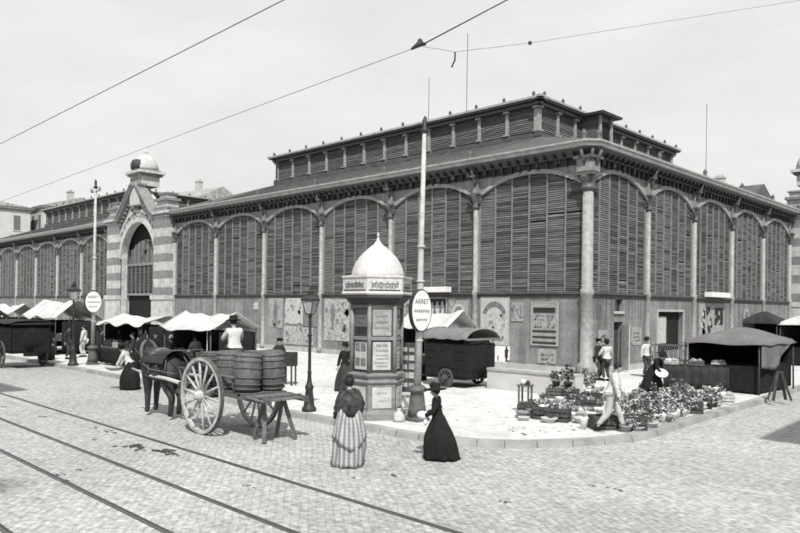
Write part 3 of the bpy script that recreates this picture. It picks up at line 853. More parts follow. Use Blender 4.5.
poster('L', 22.1, 23.7, 1.55, 3.55, M_papergrey, 'grey poster with a dark standing figure, furthest left on the long wall', lambda m, o: (m.use(M_inkg), figure(m, 'L', 22.9, 1.6, 1.8, o, 3), blobs(m, 'L', 22.1, 23.7, 1.6, 2.1, o+.002, 4, 5)))
poster('L', 20.0, 21.9, 1.85, 3.55, M_paper, 'white poster with a small dark animal beside the near lamp post', lambda m, o: (m.use(M_ink), blobs(m, 'L', 20.2, 21.0, 2.3, 2.8, o, 3, 8, (.1, .22)), m.use(M_inkg), blobs(m, 'L', 20.0, 21.8, 2.6, 3.5, o, 9, 9, (.05, .14))))
poster('L', 18.9, 22.0, .55, 1.75, M_papermott, 'wide torn mottled poster low on the wall behind the cart', lambda m, o: (m.use(M_inkg), blobs(m, 'L', 18.9, 22, .6, 1.7, o, 12, 4, (.05, .2))))
poster('L', 15.6, 17.9, .95, 3.5, M_papermott, 'tall pale poster of a leaping figure left of the kiosk', lambda m, o: (m.use(M_inkg), figure(m, 'L', 17.1, 1.6, 1.6, o, 12), blobs(m, 'L', 15.6, 17.9, 1.1, 3.4, o+.002, 14, 14, (.06, .22))))
poster('L', 8.1, 9.4, 2.28, 3.5, M_ink, 'dark framed picture of pale figures beside the oval sign', lambda m, o: (m.use(M_paper), figure(m, 'L', 9.05, 2.4, .9, o, 1), figure(m, 'L', 8.7, 2.35, 1.0, o, 2), figure(m, 'L', 8.35, 2.4, .95, o, 4)), border=M_plinth)
def medal(side, s, z):
    def f(m, o):
        for (r, mt, dd) in ((.55, M_papergrey, 0), (.42, M_paper, .003), (.3, M_inkg, .006)):
            m.use(mt); m.face([Fp(side, s+r*math.cos(2*PI*i/24), o+dd, z+r*math.sin(2*PI*i/24)) for i in range(24)])
    return f
poster('L', 6.6, 7.95, 2.2, 3.4, M_papergrey, 'poster with a round medallion left of the second column from the corner', lambda m, o: (medal('L', 7.25, 2.8)(m, o),))
def bigposter(m, o):
    m.use(M_inkg)
    k = 14
    for i in range(k):
        a0, a1 = PI*(.15+.7*i/k), PI*(.15+.7*(i+1)/k)
        m.face([Fp('L', 5.0+.8*math.cos(a), o, 2.35+1.0*math.sin(a)) if w else Fp('L', 5.0+.6*math.cos(a), o, 2.35+.72*math.sin(a)) for a, w in ((a0, 1), (a1, 1), (a1, 0), (a0, 0))])
    scribble(m, 'L', 4.4, 5.6, 1.45, .22, o, 3)
    m.use(M_papergrey); blobs(m, 'L', 4.2, 5.75, 1.9, 2.8, o+.002, 12, 9, (.05, .14))
poster('L', 4.15, 5.8, 1.28, 3.6, M_paper, 'tall white poster with a dark arch above the low stone wall', bigposter, border=M_plinth)
poster('L', 4.05, 5.5, .3, 1.22, M_enamel, 'low white poster of small running silhouettes at the foot of the wall', lambda m, o: (m.use(M_ink), figure(m, 'L', 4.25, .45, .75, o, 3), figure(m, 'L', 4.75, .45, .3, o, 8)))
def lines(sd, s0, s1, z0, z1, seed):
    def f(m, o):
        r_ = random.Random(seed); z = z1-.25; m.use(M_ink if seed % 2 else M_inkg)
        while z > z0+.12:
            h = r_.choice((.06, .09, .16)); scribble(m, sd, s0+.12+r_.uniform(0, .15), s1-.12-r_.uniform(0, .15), z-h, h, o, seed+int(z*20)); z -= h+r_.uniform(.05, .12)
    return f
poster('L', 9.8, 11.2, 1.5, 3.45, M_papergrey, 'grey bill of text lines on the wall between the kiosk and the oval sign', lines('L', 9.8, 11.2, 1.5, 3.45, 31))
poster('L', 12.5, 14.0, 1.0, 3.4, M_papermott, 'mottled tall bill partly behind the kiosk canopy', lines('L', 12.5, 14.0, 1.0, 3.4, 44))
poster('L', 14.2, 15.3, 1.7, 3.2, M_paper, 'white bill of text just left of the kiosk', lines('L', 14.2, 15.3, 1.7, 3.2, 53))
poster('L', 24.9, 25.5, 2.75, 3.25, M_paper, 'tiny square white notice high on the blank wall behind the cart', None)
poster('L', 1.5, 2.5, .5, 1.2, M_papergrey, 'small faded bill under the framed notice board', lines('L', 1.5, 2.5, .5, 1.2, 61))
poster('L', 6.5, 8.9, .7, 1.9, M_papermott, 'wide mottled bill under the medallion behind the hooded handcart', lines('L', 6.5, 8.9, .7, 1.9, 71))
poster('R', 1.0, 1.9, 1.2, 2.1, M_papergrey, 'small grey bill between the corner column and the narrow door', lines('R', 1.0, 1.9, 1.2, 2.1, 81))
poster('R', 4.2, 5.3, 1.3, 2.2, M_papergrey, 'grey bill right of the narrow door', lines('R', 4.2, 5.3, 1.3, 2.2, 92))
def letterN(m, o):
    m.use(M_inkg); fbox(m, 'L', 3.85, 3.91, o-.02, o, 2.55, 3.2); fbox(m, 'L', 3.42, 3.48, o-.02, o, 2.55, 3.2)
    m.face([Fp('L', 3.9, o, 3.2), Fp('L', 3.84, o, 3.2), Fp('L', 3.43, o, 2.55), Fp('L', 3.49, o, 2.55)])
poster('L', 3.3, 4.0, 2.4, 3.35, M_papergrey, 'faded grey bill with one large thin letter N', letterN)
def boards(m, o):
    m.use(M_ink); fbox(m, 'L', 1.55, 2.72, o-.005, o+.02, 2.85, 3.08)
    for z in (1.95, 1.68, 1.42): fbox(m, 'L', 1.5, 2.75, o-.005, o+.02, z, z+.085)
    m.use(M_inkg); scribble(m, 'L', 1.6, 2.7, 2.5, .24, o, 21); scribble(m, 'L', 1.6, 2.7, 2.15, .22, o, 22)
poster('L', 1.45, 2.8, 1.38, 3.3, M_papergrey, 'framed notice board with dark bars on the wall nearest the corner column', boards, border=M_plinth, name='notice_board', cat='notice board', th=.05)
poster('R', 12.3, 16.2, 1.3, 3.45, M_papergrey, 'large mural poster of scrolls and frames beyond the shop opening', lambda m, o: (m.use(M_ink), fbox(m, 'R', 14.6, 15.9, o, o+.01, 2.2, 3.2), blobs(m, 'R', 12.4, 14.4, 1.5, 3.3, o, 10, 3, (.08, .3)), m.use(M_paper), blobs(m, 'R', 12.4, 16.1, 1.4, 3.3, o+.012, 14, 6, (.06, .2))), border=M_inkg)
poster('R', 18.6, 21.2, 1.9, 3.5, M_wall, 'faint round medallion poster between the two far right columns', lambda m, o: medal('R', 19.9, 2.75)(m, o))
for (sd, s0, s1, lab) in (('L', 7.7, 9.4, 'white enamel box sign under the louvres behind the oval tram sign'), ('R', 12.9, 15.8, 'long white box sign under the louvres on the right front')):
    m = MB().use(M_enamel); fbox(m, sd, s0, s1, .1, .5, 3.82, 4.1); m.use(M_iron)
    for s in (s0+.2, s1-.2): fbox(m, sd, s-.02, s+.02, .0, .12, 3.86, 3.92)
    tag(m.build('wall_sign'), lab, 'sign', 'white box signs on the hall')

# ------------------------------------------------------------------ kiosk
kl = P(376, 416.5, .14)
ang = math.atan2(-FW.y, -FW.x)      # towards the camera
kiosk = empty('advertising_kiosk', kl, 0, 'hexagonal advertising column with lettered canopy and pointed pale dome', 'kiosk')
def hexpt(r, k, z, a0=-15):
    a = rad(a0+60*k)                # measured from the direction to the camera towards the right
    v = RW*math.sin(a)-FW*math.cos(a)
    return Vector((v.x*r, v.y*r, z))
def hexring(m, prof, a0=-15):
    for i in range(len(prof)-1):
        for k in range(6):
            m.face([hexpt(prof[i][0], k, prof[i][1], a0), hexpt(prof[i][0], k+1, prof[i][1], a0), hexpt(prof[i+1][0], k+1, prof[i+1][1], a0), hexpt(prof[i+1][0], k, prof[i+1][1], a0)])
    m.face([hexpt(prof[-1][0], k, prof[-1][1], a0) for k in range(6)])
m = MB(); hexring(m, [(.80, 0), (.80, .16), (.74, .2), (.70, .26), (.70, .95), (.76, 1.0), (.76, 1.04), (.70, 1.08), (.74, 1.14), (.78, 1.18), (.78, 1.22), (.68, 1.26)]); m.build('base', M_kiosk, kiosk)
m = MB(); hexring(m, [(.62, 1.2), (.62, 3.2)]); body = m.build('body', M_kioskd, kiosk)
for k in range(6):
    q = MB(); p = hexpt(.66, k, 0); q.lathe([(.055, 1.2), (.055, 3.15)], p, 8); q.build('corner_post', M_kiosk, body)
def on_face(k, r, u0, u1, z0, z1, proud=.012):
    a, b = hexpt(r, k, 0), hexpt(r, k+1, 0)
    n = ((a+b)/2).normalized()*proud
    def f(u, z): return a.lerp(b, u)+n+Vector((0, 0, z))
    return f
def panel(m, k, r, u0, u1, z0, z1, proud):
    f = on_face(k, r, 0, 1, 0, 0, proud); f2 = on_face(k, r, 0, 1, 0, 0, proud-.012)
    m.face([f(u0, z0), f(u1, z0), f(u1, z1), f(u0, z1)])
    for (a, b) in (((u0, z0), (u1, z0)), ((u1, z0), (u1, z1)), ((u1, z1), (u0, z1)), ((u0, z1), (u0, z0))): m.face([f(*a), f(*b), f2(*b), f2(*a)])
def klines(m, k, r, rows, u0, u1, proud, seed):
    rr = random.Random(seed)
    for (z, h) in rows:
        u = u0+rr.uniform(0, .08)
        while u < u1-.05:
            w = rr.uniform(.03, .09)
            panel(m, k, r, u, min(u+w*.7, u1), z+rr.uniform(0, h*.3), z+h*rr.uniform(.7, 1), proud); u += w+.012
for k in range(6):
    # mid rail, upper picture, lower bill, base bill
    q = MB().use(M_kiosk); panel(q, k, .62, .0, 1., 2.14, 2.24, .06); q.build('mid_rail', None, body); q = MB().use(M_kiosk); panel(q, k, .62, 0, 1, 3.0, 3.15, .05); q.build('top_rail', None, body)
    q = MB(); up = M_papergrey if k == 0 else (M_shutter if k == 5 else M_papermott)
    q.use(up); panel(q, k, .62, .1, .9, 2.26, 2.98, .02); q.use(M_inkg); klines(q, k, .62, [(2.75, .07), (2.6, .05), (2.45, .05)], .2, .8, .033, k)
    if k == 5: q.use(M_ink); panel(q, k, .62, .15, .85, 2.3, 2.5, .034)
    q.build('poster', None, body)
    q = MB().use(M_paper); panel(q, k, .62, .12, .88, 1.34, 2.1, .02); q.use(M_inkg)
    if k == 5:
        for (u, z) in ((.18, 1.85), (.52, 1.85), (.18, 1.45), (.52, 1.45)): panel(q, k, .62, u, u+.26, z, z+.2, .034)
    else:
        klines(q, k, .62, [(1.96, .08), (1.84, .05), (1.72, .03), (1.63, .03), (1.52, .04), (1.43, .03)], .2, .8, .034, 20+k)
    q.build('poster', None, body)
    q = MB().use(M_paper); panel(q, k, .70, .14, .86, .32, .88, .02); q.use(M_papergrey); klines(q, k, .70, [(.7, .06), (.5, .05)], .3, .7, .034, 40+k); q.build('poster', None, body)
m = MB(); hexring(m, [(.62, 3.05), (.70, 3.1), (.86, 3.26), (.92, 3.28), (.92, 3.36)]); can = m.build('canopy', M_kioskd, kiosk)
m = MB().use(M_dome); hexring(m, [(.93, 3.36), (.95, 3.4), (.93, 3.44), (.92, 3.46), (.92, 3.8), (.95, 3.82), (.95, 3.87), (.7, 3.9)]); band = m.build('lettered_band', None, can)
q = MB().use(M_inkg)
def curly(m, k, r, u0, u1, z0, h, proud, seed):
    rr = random.Random(seed); f = on_face(k, r, 0, 1, 0, 0, proud)
    pts = []; n = int((u1-u0)*70); 
    for i in range(n+1):
        t = i/n; u = u0+(u1-u0)*t+.022*math.sin(i*1.9); z = z0+h*(.5+.42*math.sin(i*1.9+1.2)*(1 if rr.random() < .8 else 1.5)); pts.append(f(u, z))
    m.tube(pts, .011, 4)
for k in range(6):
    curly(q, k, .92, .12, .88, 3.53, .17, .01, k); 
    q.use(M_ink); panel(q, k, .92, .06, .94, 3.47, 3.495, .014); q.use(M_inkg)
q.build('lettering', None, band)
m = MB(); 
def rib(a, z): return 1+.035*max(0, math.cos(6*(a-ang-rad(15))))**8
m.lathe([(.70, 3.86), (.68, 3.95), (.655, 4.08), (.59, 4.24), (.49, 4.40), (.36, 4.55), (.22, 4.68), (.11, 4.77), (.04, 4.88)], (0, 0, 0), 48, mod=rib)
dome = m.build('dome', M_dome, kiosk)
m = MB(); m.lathe([(.03, 4.84), (.06, 4.89), (.025, 4.93), (.02, 4.99), (.04, 5.02), (.005, 5.1)], (0, 0, 0), 10); m.build('finial', M_dome, dome)
kiosk.scale = (1, 1, .945)

# ------------------------------------------------------------------ lamp posts
def lamp_post(loc, rz, label, h=1.0):
    r = empty('street_lamp', loc, rz, label, 'lamp post', 'gas lamps on the pavement edge')
    m = MB(); m.lathe([(.22, 0), (.22, .1), (.17, .14), (.15, .3), (.11, .62), (.13, .68), (.13, .74), (.09, .8), (.07, .9), (.055, 1.1), (.07, 1.14), (.05, 1.2), (.045, 2.2), (.075, 2.24), (.045, 2.3), (.038, 2.75), (.06, 2.8), (.03, 2.86)], (0, 0, 0), 14)
    m.build('post', M_iron, r)
    m = MB(); m.tube([(-.25, 0, 2.5), (.25, 0, 2.5)], .016, 6); m.build('ladder_bar', M_iron, r)
    f = MB()
    b, t = .09, .19
    for sx, sy in ((1, 1), (1, -1), (-1, 1), (-1, -1)): f.bar((sx*b, sy*b, 2.88), (sx*t, sy*t, 3.28), .022, .022)
    f.box((-b, -b, 2.86), (b, b, 2.89)); f.box((-t-.02, -t-.02, 3.27), (t+.02, t+.02, 3.3))
    lan = f.build('lantern', M_iron, r)
    g_ = MB(); e = .006
    for a in range(4):
        g_.T = Matrix.Rotation(a*PI/2, 4, 'Z'); g_.face([(b-.02, b-e, 2.9), (-b+.02, b-e, 2.9), (-t+.02, t-e, 3.26), (t-.02, t-e, 3.26)])
    g_.build('glass', M_glass, lan)
    c = MB(); c.lathe([(.31, 3.3), (.29, 3.34), (.12, 3.44), (.1, 3.52), (.12, 3.54), (.05, 3.6), (.03, 3.68), (.005, 3.74)], (0, 0, 0), 4, rot=PI/4, smooth=False); c.build('lantern_cap', M_iron, lan)
    return r
lamp_post(P(309, 411, .14), rad(20), 'dark gas lamp post on the pavement between the cart and the kiosk').scale = (.9, .9, .92)
l2 = lamp_post(P(73, 365.5, .14), rad(20), 'dark gas lamp post beside the far oval sign at the left'); l2.scale = (1.03, 1.03, 1.05)

# ------------------------------------------------------------------ tram poles with oval signs
def oval(m, c, ry, rz, x0, x1, mt, n=28):
    m.use(mt)
    A_ = [Vector((x0, c[0]+ry*math.cos(2*PI*i/n), c[1]+rz*math.sin(2*PI*i/n))) for i in range(n)]
    B_ = [Vector((x1, p.y, p.z)) for p in A_]
    m.face(A_); m.face(B_)
    for i in range(n): m.face([A_[i], A_[(i+1) % n], B_[(i+1) % n], B_[i]])
def text_mesh(s, size):
    cu = bpy.data.curves.new('t', 'FONT'); cu.body = s; cu.size = size; cu.align_x = 'CENTER'; cu.align_y = 'CENTER'; cu.extrude = .002
    o = bpy.data.objects.new('t', cu); col.objects.link(o)
    me = bpy.data.meshes.new_from_object(o.evaluated_get(bpy.context.evaluated_depsgraph_get())); bpy.data.objects.remove(o); return me
def tram_pole(loc, top, lean, ry, rz_, sz, label, slabel, arm=False):
    r = empty('tram_pole', loc, 0, label, 'pole', 'tall tram poles on the pavement')
    b = MB(); b.lathe([(.33, 0), (.33, .07), (.27, .09), (.27, .16), (.2, .2)], (0, 0, 0), 4, rot=PI/4, smooth=False)
    b.lathe([(.24, .16), (.22, .3), (.18, .62), (.17, .72), (.26, .76), (.27, .8), (.2, .86), (.15, .9)], (0, 0, 0), 18); b.build('base', M_irongrey, r)
    s = MB(); s.tube([(0, 0, .85), (lean.x*.4, lean.y*.4, top*.45), (lean.x*.55, lean.y*.55, top*.6), (lean.x, lean.y, top)], [.095, .085, .068, .055], 12)
    for z in (2.0, 3.5, top*.6): s.lathe([(.10, z), (.108, z+.03), (.10, z+.06)], (lean.x*z/top, lean.y*z/top, 0), 12)
    s.build('shaft', mat('pole_paint', .42, .25, 5, .55), r)
    c = MB(); c.lathe([(.09, top), (.11, top+.05), (.05, top+.12), (.06, top+.3), (.01, top+.42)], (lean.x, lean.y, 0), 10); c.build('cap', M_iron, r)
    if arm:
        a = MB(); a.bar((lean.x-.5, lean.y, top-.15), (lean.x+.5, lean.y, top-.15), .06, .06)
        for x in (-.45, .45): a.lathe([(.05, top-.12), (.06, top-.02), (.02, top+.05)], (lean.x+x, lean.y, 0), 8)
        a.build('crossarm', M_column, r)
    g_ = MB(); oval(g_, (0, sz), ry, rz_, .1, .2, M_iron); oval(g_, (0, sz), ry-.03, rz_-.03, .2, .206, M_enamel)
    g_.use(M_iron); g_.box((0, -.04, sz-.2), (.13, .04, sz-.15)); g_.box((0, -.04, sz+.15), (.13, .04, sz+.2))
    sg = g_.build('oval_sign', None, r)
    t = MB().use(M_ink)
    me = text_mesh('ARRET', .17); t2 = bmesh.new(); t2.from_mesh(me)
    t2.transform(Matrix.Translation((.204, 0, sz+.22)) @ Matrix.Rotation(PI/2, 4, 'Z') @ Matrix.Rotation(PI/2, 4, 'X'))
    t2.to_mesh(me); t2.free(); add_mesh_to(t, me)
    rr = random.Random(5)
    for (z, h, hw) in ((sz-.02, .08, ry*.72), (sz-.24, .07, ry*.5)):
        y = -hw
        while y < hw:
            w = rr.uniform(.025, .05); t.box((.2, y, z-h/2+rr.uniform(0, .02)), (.205, y+w*.6, z+h/2)); y += w+.008
    tl_ = t.build('sign_lettering', None, sg); tl_.location = (.003, 0, 0); sg.location = (-.02, -.07, 0)
    return r
tram_pole(P(417, 420.5, .14), 7.3, RW*.10, .38, .54, 2.79, 'tall pale tram pole with oval white sign right of the kiosk', '')
tram_pole(P(92.5, 364.5, .14), 8.3, RW*.05, .40, .52, 2.95, 'tall pale tram pole with oval white sign at the far left', '', True)

# overhead wires
def wire(pts, r, label, grp='overhead tram wires', name='trolley_wire', extra=None):
    m = MB().use(M_kiosk if r < .0079 else M_iron); m.tube(pts, r, 5); m.use(M_iron)
    if extra: extra(m)
    return tag(m.build(name), label, 'wire', grp)
def wl_(x, y, z): return (x, y+SL*(x+8.78), z)
wire([wl_(x, -24.1, 5.72+.00004*(x+40)**2*.5) for x in (-120, -80, -50, -30, -10, 0, 8, 14, 22)], .006, 'thick dark overhead wire rising across the upper left of the sky')
i_p = CAM+(RR*((420-400)/FPX)+UU*(-(46-307.5)/FPX)+FW)*((6.0-3.0)/((UU*(261.5/FPX)+RR*(20/FPX)).z))
pe = CAM+(RR*((560-400)/FPX)+UU*(-(-28-307.5)/FPX)+FW)*8.6
wire([wl_(-120, -21.4, 6.1), wl_(-60, -21.4, 6.0), wl_(-25, -21.4, 5.95), wl_(-8, -21.4, 5.97), Vector(i_p)], .005, 'thin overhead wire running from the far left to the dark insulator')
def ins(m):
    p = Vector(i_p); m.tube([p+RW*-.1-Vector((0, 0, .04)), p+Vector((0, 0, .03)), p+RW*.07+Vector((0, 0, .02))], [.012, .04, .012], 8); m.ball(p+Vector((0, 0, .055)), .03, 8, 6)
wire([Vector(i_p), pe], .008, 'dark overhead wire going up to the right from the insulator', extra=ins)
sp_ = []
far = Vector(P(900, 395, 0)); far.z = 9.5
p1 = CAM+(RR*((455-400)/FPX)+UU*(-(52-307.5)/FPX)+FW)*9.3
p2 = CAM+(RR*((530-400)/FPX)+UU*(-(43-307.5)/FPX)+FW)*10.5
p3 = CAM+(RR*((790-400)/FPX)+UU*(-(2-307.5)/FPX)+FW)*12.5
p4 = p3+(p3-p2)*.6
def hook(m):
    m.tube([p1, p1-Vector((0, 0, .1)), p1-Vector((0, 0, .2))-RW*.04], .012, 5); m.ball(p2, .03, 8, 6)
wire([Vector(i_p), p1, p2, p3, p4], .0035, 'very thin span wire running from the insulator to the upper right', extra=hook)

# ------------------------------------------------------------------ people
def ik(S, T, l1, l2, pole):
    S = Vector(S); T = Vector(T); d = T-S; L_ = min(d.length, (l1+l2)*.995); dn = d.normalized(); T = S+dn*L_
    a = (l1*l1-l2*l2+L_*L_)/(2*L_); h = math.sqrt(max(0, l1*l1-a*a))
    pole = Vector(pole); pole = (pole-dn*pole.dot(dn)).normalized()
    return S+dn*a+pole*h, T
def crease(me, amp):
    for v in me.vertices:
        p = v.co; n = noise.noise(Vector((p.x*14, p.y*14, p.z*22)))+.5*noise.noise(p*40)
        v.co = p+v.normal*n*amp*1.6
def person(loc, rz, label, h=1.68, lean=0, side=0, pelvis=.93, lhand=(-.28, .06, .82), rhand=(.28, .06, .82), lfoot=(-.1, .03, .08), rfoot=(.1, -.02, .08),
           top=M_jacket, legs=M_trouserd, skirt=None, hat=None, hair='short', apron=None, shawl=None, head_yaw=0, female=False, detail=True, group=None, skirt_r=.36, train=0.0, bunch=False, hat_mat=None, shoe=M_black, lelb=(-.6, -.6, -.3), relb=(.6, -.6, -.3), knee=(0, 1, 0)):
    root = empty('person', loc, rz, label, 'person', group)
    s = h/1.68; root.scale = (s, s, s)
    pel = Vector((0, 0, pelvis))
    Rm = Matrix.Rotation(-rad(lean), 3, 'X') @ Matrix.Rotation(rad(side), 3, 'Y')
    up = lambda x, y, z: pel + Rm @ Vector((x, y, z-.93))
    k = .9 if female else 1.0
    J = dict(pel=pel, waist=up(0, 0, 1.08), chest=up(0, .01, 1.27), nb=up(0, 0, 1.42), nk=up(0, .015, 1.47), hd=up(0, .03, 1.555), ht=up(0, .02, 1.635),
             ls=up(-.165*k, 0, 1.375), rs=up(.165*k, 0, 1.375))
    J['lh'] = pel+Vector((-.09, 0, -.06)); J['rh'] = pel+Vector((.09, 0, -.06))
    J['le'], J['lw'] = ik(J['ls'], lhand, .28, .25, lelb); J['re'], J['rw'] = ik(J['rs'], rhand, .28, .25, relb)
    J['lk'], J['la'] = ik(J['lh'], lfoot, .42, .42, knee); J['rk'], J['ra'] = ik(J['rh'], rfoot, .42, .42, knee)
    for a, b in (('lt', 'la'), ('rt', 'ra')): J[a] = J[b]+Vector((0, .15, -.045))
    for a, b, c in (('lp', 'lw', 'le'), ('rp', 'rw', 're')): J[a] = J[b]+(J[b]-J[c]).normalized()*.07
    names = ['pel', 'waist', 'chest', 'nb', 'nk', 'hd', 'ht', 'ls', 'le', 'lw', 'lp', 'rs', 're', 'rw', 'rp', 'lh', 'lk', 'la', 'lt', 'rh', 'rk', 'ra', 'rt']
    R_ = dict(pel=(.15, .11), waist=(.12*k, .095), chest=(.155*k, .115), nb=(.08, .07), nk=.052, hd=(.078, .095), ht=(.06, .07), ls=.062, le=.042, lw=.028, lp=(.035, .02), rs=.062, re=.042, rw=.028, rp=(.035, .02),
              lh=.09, lk=.058, la=.038, lt=.032, rh=.09, rk=.058, ra=.038, rt=.032)
    E_ = [('pel', 'waist'), ('waist', 'chest'), ('chest', 'nb'), ('nb', 'nk'), ('nk', 'hd'), ('hd', 'ht'), ('chest', 'ls'), ('ls', 'le'), ('le', 'lw'), ('lw', 'lp'), ('chest', 'rs'), ('rs', 're'), ('re', 'rw'), ('rw', 'rp'),
          ('pel', 'lh'), ('lh', 'lk'), ('lk', 'la'), ('la', 'lt'), ('pel', 'rh'), ('rh', 'rk'), ('rk', 'ra'), ('ra', 'rt')]
    ix = {n: i for i, n in enumerate(names)}
    me = skin([J[n] for n in names], [(ix[a], ix[b]) for a, b in E_], [(tuple(q*.72 for q in R_[n]) if top and n in ('pel', 'waist', 'chest', 'nb') else R_[n]) for n in names])
    body = MB().use(M_skin); add_mesh_to(body, me)
    Hy = Rm @ Matrix.Rotation(rad(head_yaw), 3, 'Z')
    hc = J['hd']+Rm @ Vector((0, .0, .015))
    hp = lambda x, y, z: hc + Hy @ Vector((x, y, z))
    body.ball(hc, .088, 14, 10, (.86, 1.06, 1.3))                       # skull and jaw
    body.tube([hp(0, .085, .02), hp(0, .115, -.015), hp(0, .09, -.03)], [.008, .017, .01], 6)
    body.tube([hp(-.03, .085, -.055), hp(.03, .085, -.055)], .009, 5)
    for q in (-1, 1): body.ball(hp(q*.078, 0, 0), .025, 6, 5, (.4, .8, 1.2))
    for (w, p_) in (('lw', 'lp'), ('rw', 'rp')):                        # fingers and thumb
        d = (J[p_]-J[w]).normalized(); sd = d.cross(Vector((0, 1, 0))).normalized(); nn = d.cross(sd)
        for i in range(4):
            b0 = J[p_]+sd*(i-1.5)*.018; L_ = (.06, .075, .07, .055)[i]
            body.tube([b0, b0+d*L_*.5+nn*.006, b0+d*L_+nn*.022], [.009, .0085, .006], 5)
        b0 = J[w].lerp(J[p_], .4); body.tube([b0, b0+sd*-.04+d*.025, b0+sd*-.05+d*.06], [.011, .01, .007], 5)
    body.build('body', None, root)
    if detail:
        for q in (-1, 1):
            e = MB(); e.ball(hp(q*.03, .084, .02), .011, 6, 5); e.build('eye', M_ink, root)
    # jacket, shirt or bodice
    if top:
        ts = ['waist', 'chest', 'nb', 'ls', 'le', 'lw', 'rs', 're', 'rw', 'pel']
        tj = {n: J[n] for n in ts}; tj['pel'] = pel+Rm @ Vector((0, 0, .02))
        tr = dict(waist=(.165*k, .135), chest=(.205*k, .165), nb=(.085, .075), ls=.092, le=.066, lw=.048, rs=.092, re=.066, rw=.048, pel=(.165, .13))
        te = [('waist', 'chest'), ('chest', 'nb'), ('chest', 'ls'), ('ls', 'le'), ('le', 'lw'), ('chest', 'rs'), ('rs', 're'), ('re', 'rw'), ('waist', 'pel')]
        ti = {n: i for i, n in enumerate(ts)}
        tm = skin([tj[n] for n in ts], [(ti[a], ti[b]) for a, b in te], [tr[n] for n in ts], 2 if detail else 1); crease(tm, .014 if detail else .008); tm.materials.clear(); tm.materials.append(top)
        link_mesh('bodice' if female else 'jacket' if top in (M_jacket, M_black) else 'shirt', tm, root)
    if skirt:
        ph_ = rnd.uniform(0, 6)
        def fold(a, z): 
            t = max(0, min(1, (pelvis+.08-z)/(pelvis+.05)))
            return 1+t*(.07*math.sin(8*a+ph_+.8*math.sin(z*4))+.05*math.sin(13*a+2*ph_+z*3)+.07*math.sin(3*a+ph_))+.02*math.sin(21*a+z*7)*min(1, t*3)
        m = MB(); n = 12; pr = []
        for i in range(n+1):
            t = i/n; z = .015+(pelvis+.09-.015)*t
            pr.append((skirt_r*(1-t)**.9+.14*t+.075*math.sin(PI*t)**1.5, z))
        m.lathe(pr, (0, -.02, 0), 64, mod=fold, sq=(1, .95))
        for v in m.bm.verts:
            t = max(0, 1-v.co.z/(pelvis+.09)); v.co.y -= train*t*t*(1.6 if v.co.y < 0 else .3); v.co.x += .03*math.sin(v.co.z*5+ph_)*t
            v.co.z += max(0, .02*math.sin(6*math.atan2(v.co.y, v.co.x)+ph_))*(t > .95)
        m.build('skirt', skirt, root)
        if bunch:
            m = MB(); m.slab(lambda u, v: (math.sin((u-.5)*3.4)*(.2+.14*(1-v)**.7), -.05-math.cos((u-.5)*3.4)*(.17+.17*(1-v)**.7)+.02*math.sin(u*34+v*4), .45+.1*math.sin(u*9)+(pelvis-.37)*v), 30, 8, .012, (0, -1, 0)); m.build('overskirt', skirt, root)
    else:
        ls_ = ['pel', 'lh', 'lk', 'la', 'rh', 'rk', 'ra']; lr = dict(pel=(.165, .13), lh=.11, lk=.082, la=.065, rh=.11, rk=.082, ra=.065)
        li = {n: i for i, n in enumerate(ls_)}
        tm = skin([J[n] if n[1] != 'a' else J[n]+Vector((0, 0, .04)) for n in ls_], [(li[a], li[b]) for a, b in (('pel', 'lh'), ('lh', 'lk'), ('lk', 'la'), ('pel', 'rh'), ('rh', 'rk'), ('rk', 'ra'))], [lr[n] for n in ls_])
        crease(tm, .012); tm.materials.clear(); tm.materials.append(legs); link_mesh('trousers', tm, root)
    for a, b in (('la', 'lt'), ('ra', 'rt')):
        m = MB(); m.tube([J[a]+Vector((0, -.06, -.03)), J[a]+Vector((0, .02, -.025)), J[b]+Vector((0, 0, .005)), J[b]+Vector((0, .06, -.005))], [.04, .05, .045, .022], 8); m.build('shoe', shoe, root)
    m = MB()
    if hair == 'bun':
        m.ball(hp(0, -.02, .035), .1, 14, 9, (.98, 1.05, 1.12)); m.ball(hp(0, -.045, .135), .055, 10, 7, (1.1, 1.1, .8))
    else: m.ball(hp(0, -.022, .035), .095, 14, 9, (.95, 1.02, 1.08))
    m.build('hair', M_hair, root)
    if hat:
        hm = MB(); ctr = hp(0, -.01, .075); hm.T = Matrix.Translation(ctr) @ Hy.to_4x4()
        if hat == 'brim': hm.lathe([(.19, -.01), (.2, .0), (.11, .015), (.105, .09), (.08, .12), (.01, .125)], (0, 0, 0), 16)
        elif hat == 'cap': hm.lathe([(.1, -.01), (.135, .03), (.12, .07), (.01, .085)], (0, 0, 0), 14); hm.box((-.07, .08, -.01), (.07, .17, .005))
        elif hat == 'wide': hm.lathe([(.27, -.02), (.28, -.005), (.12, .02), (.12, .09), (.1, .13), (.01, .14)], (0, 0, 0), 18); hm.ball((.09, .05, .1), .06, 8, 6); hm.ball((-.06, .09, .09), .05, 8, 6)
        hm.build('hat', hat_mat or M_black, root)
    if shawl:
        m = MB(); q = up(0, -.02, 1.43)
        m.T = Matrix.Translation(pel) @ Rm.to_4x4() @ Matrix.Translation((0, -.02, 0))
        m.lathe([(.25, .02), (.27, .14), (.265, .3), (.22, .42), (.11, .5), (.08, .52)], (0, 0, 0), 30, sq=(1, .72), mod=lambda a, z: 1+.05*math.sin(8*a+z*9)); m.build('shawl', shawl, root)
    if apron:
        m = MB(); m.slab(lambda u, v: ((u-.5)*(.3+.28*(1-v)), .12+.2*(1-v)+.015*math.sin(u*19), .16+(pelvis-.1)*v), 10, 6, .012, (0, 1, 0)); m.build('apron', apron, root)
    return root
def face_dir(dr, df):
    """z rotation so that local +y points along camera-right dr and away df"""
    v = RW*dr+FW*df; return math.atan2(-v.x, v.y)

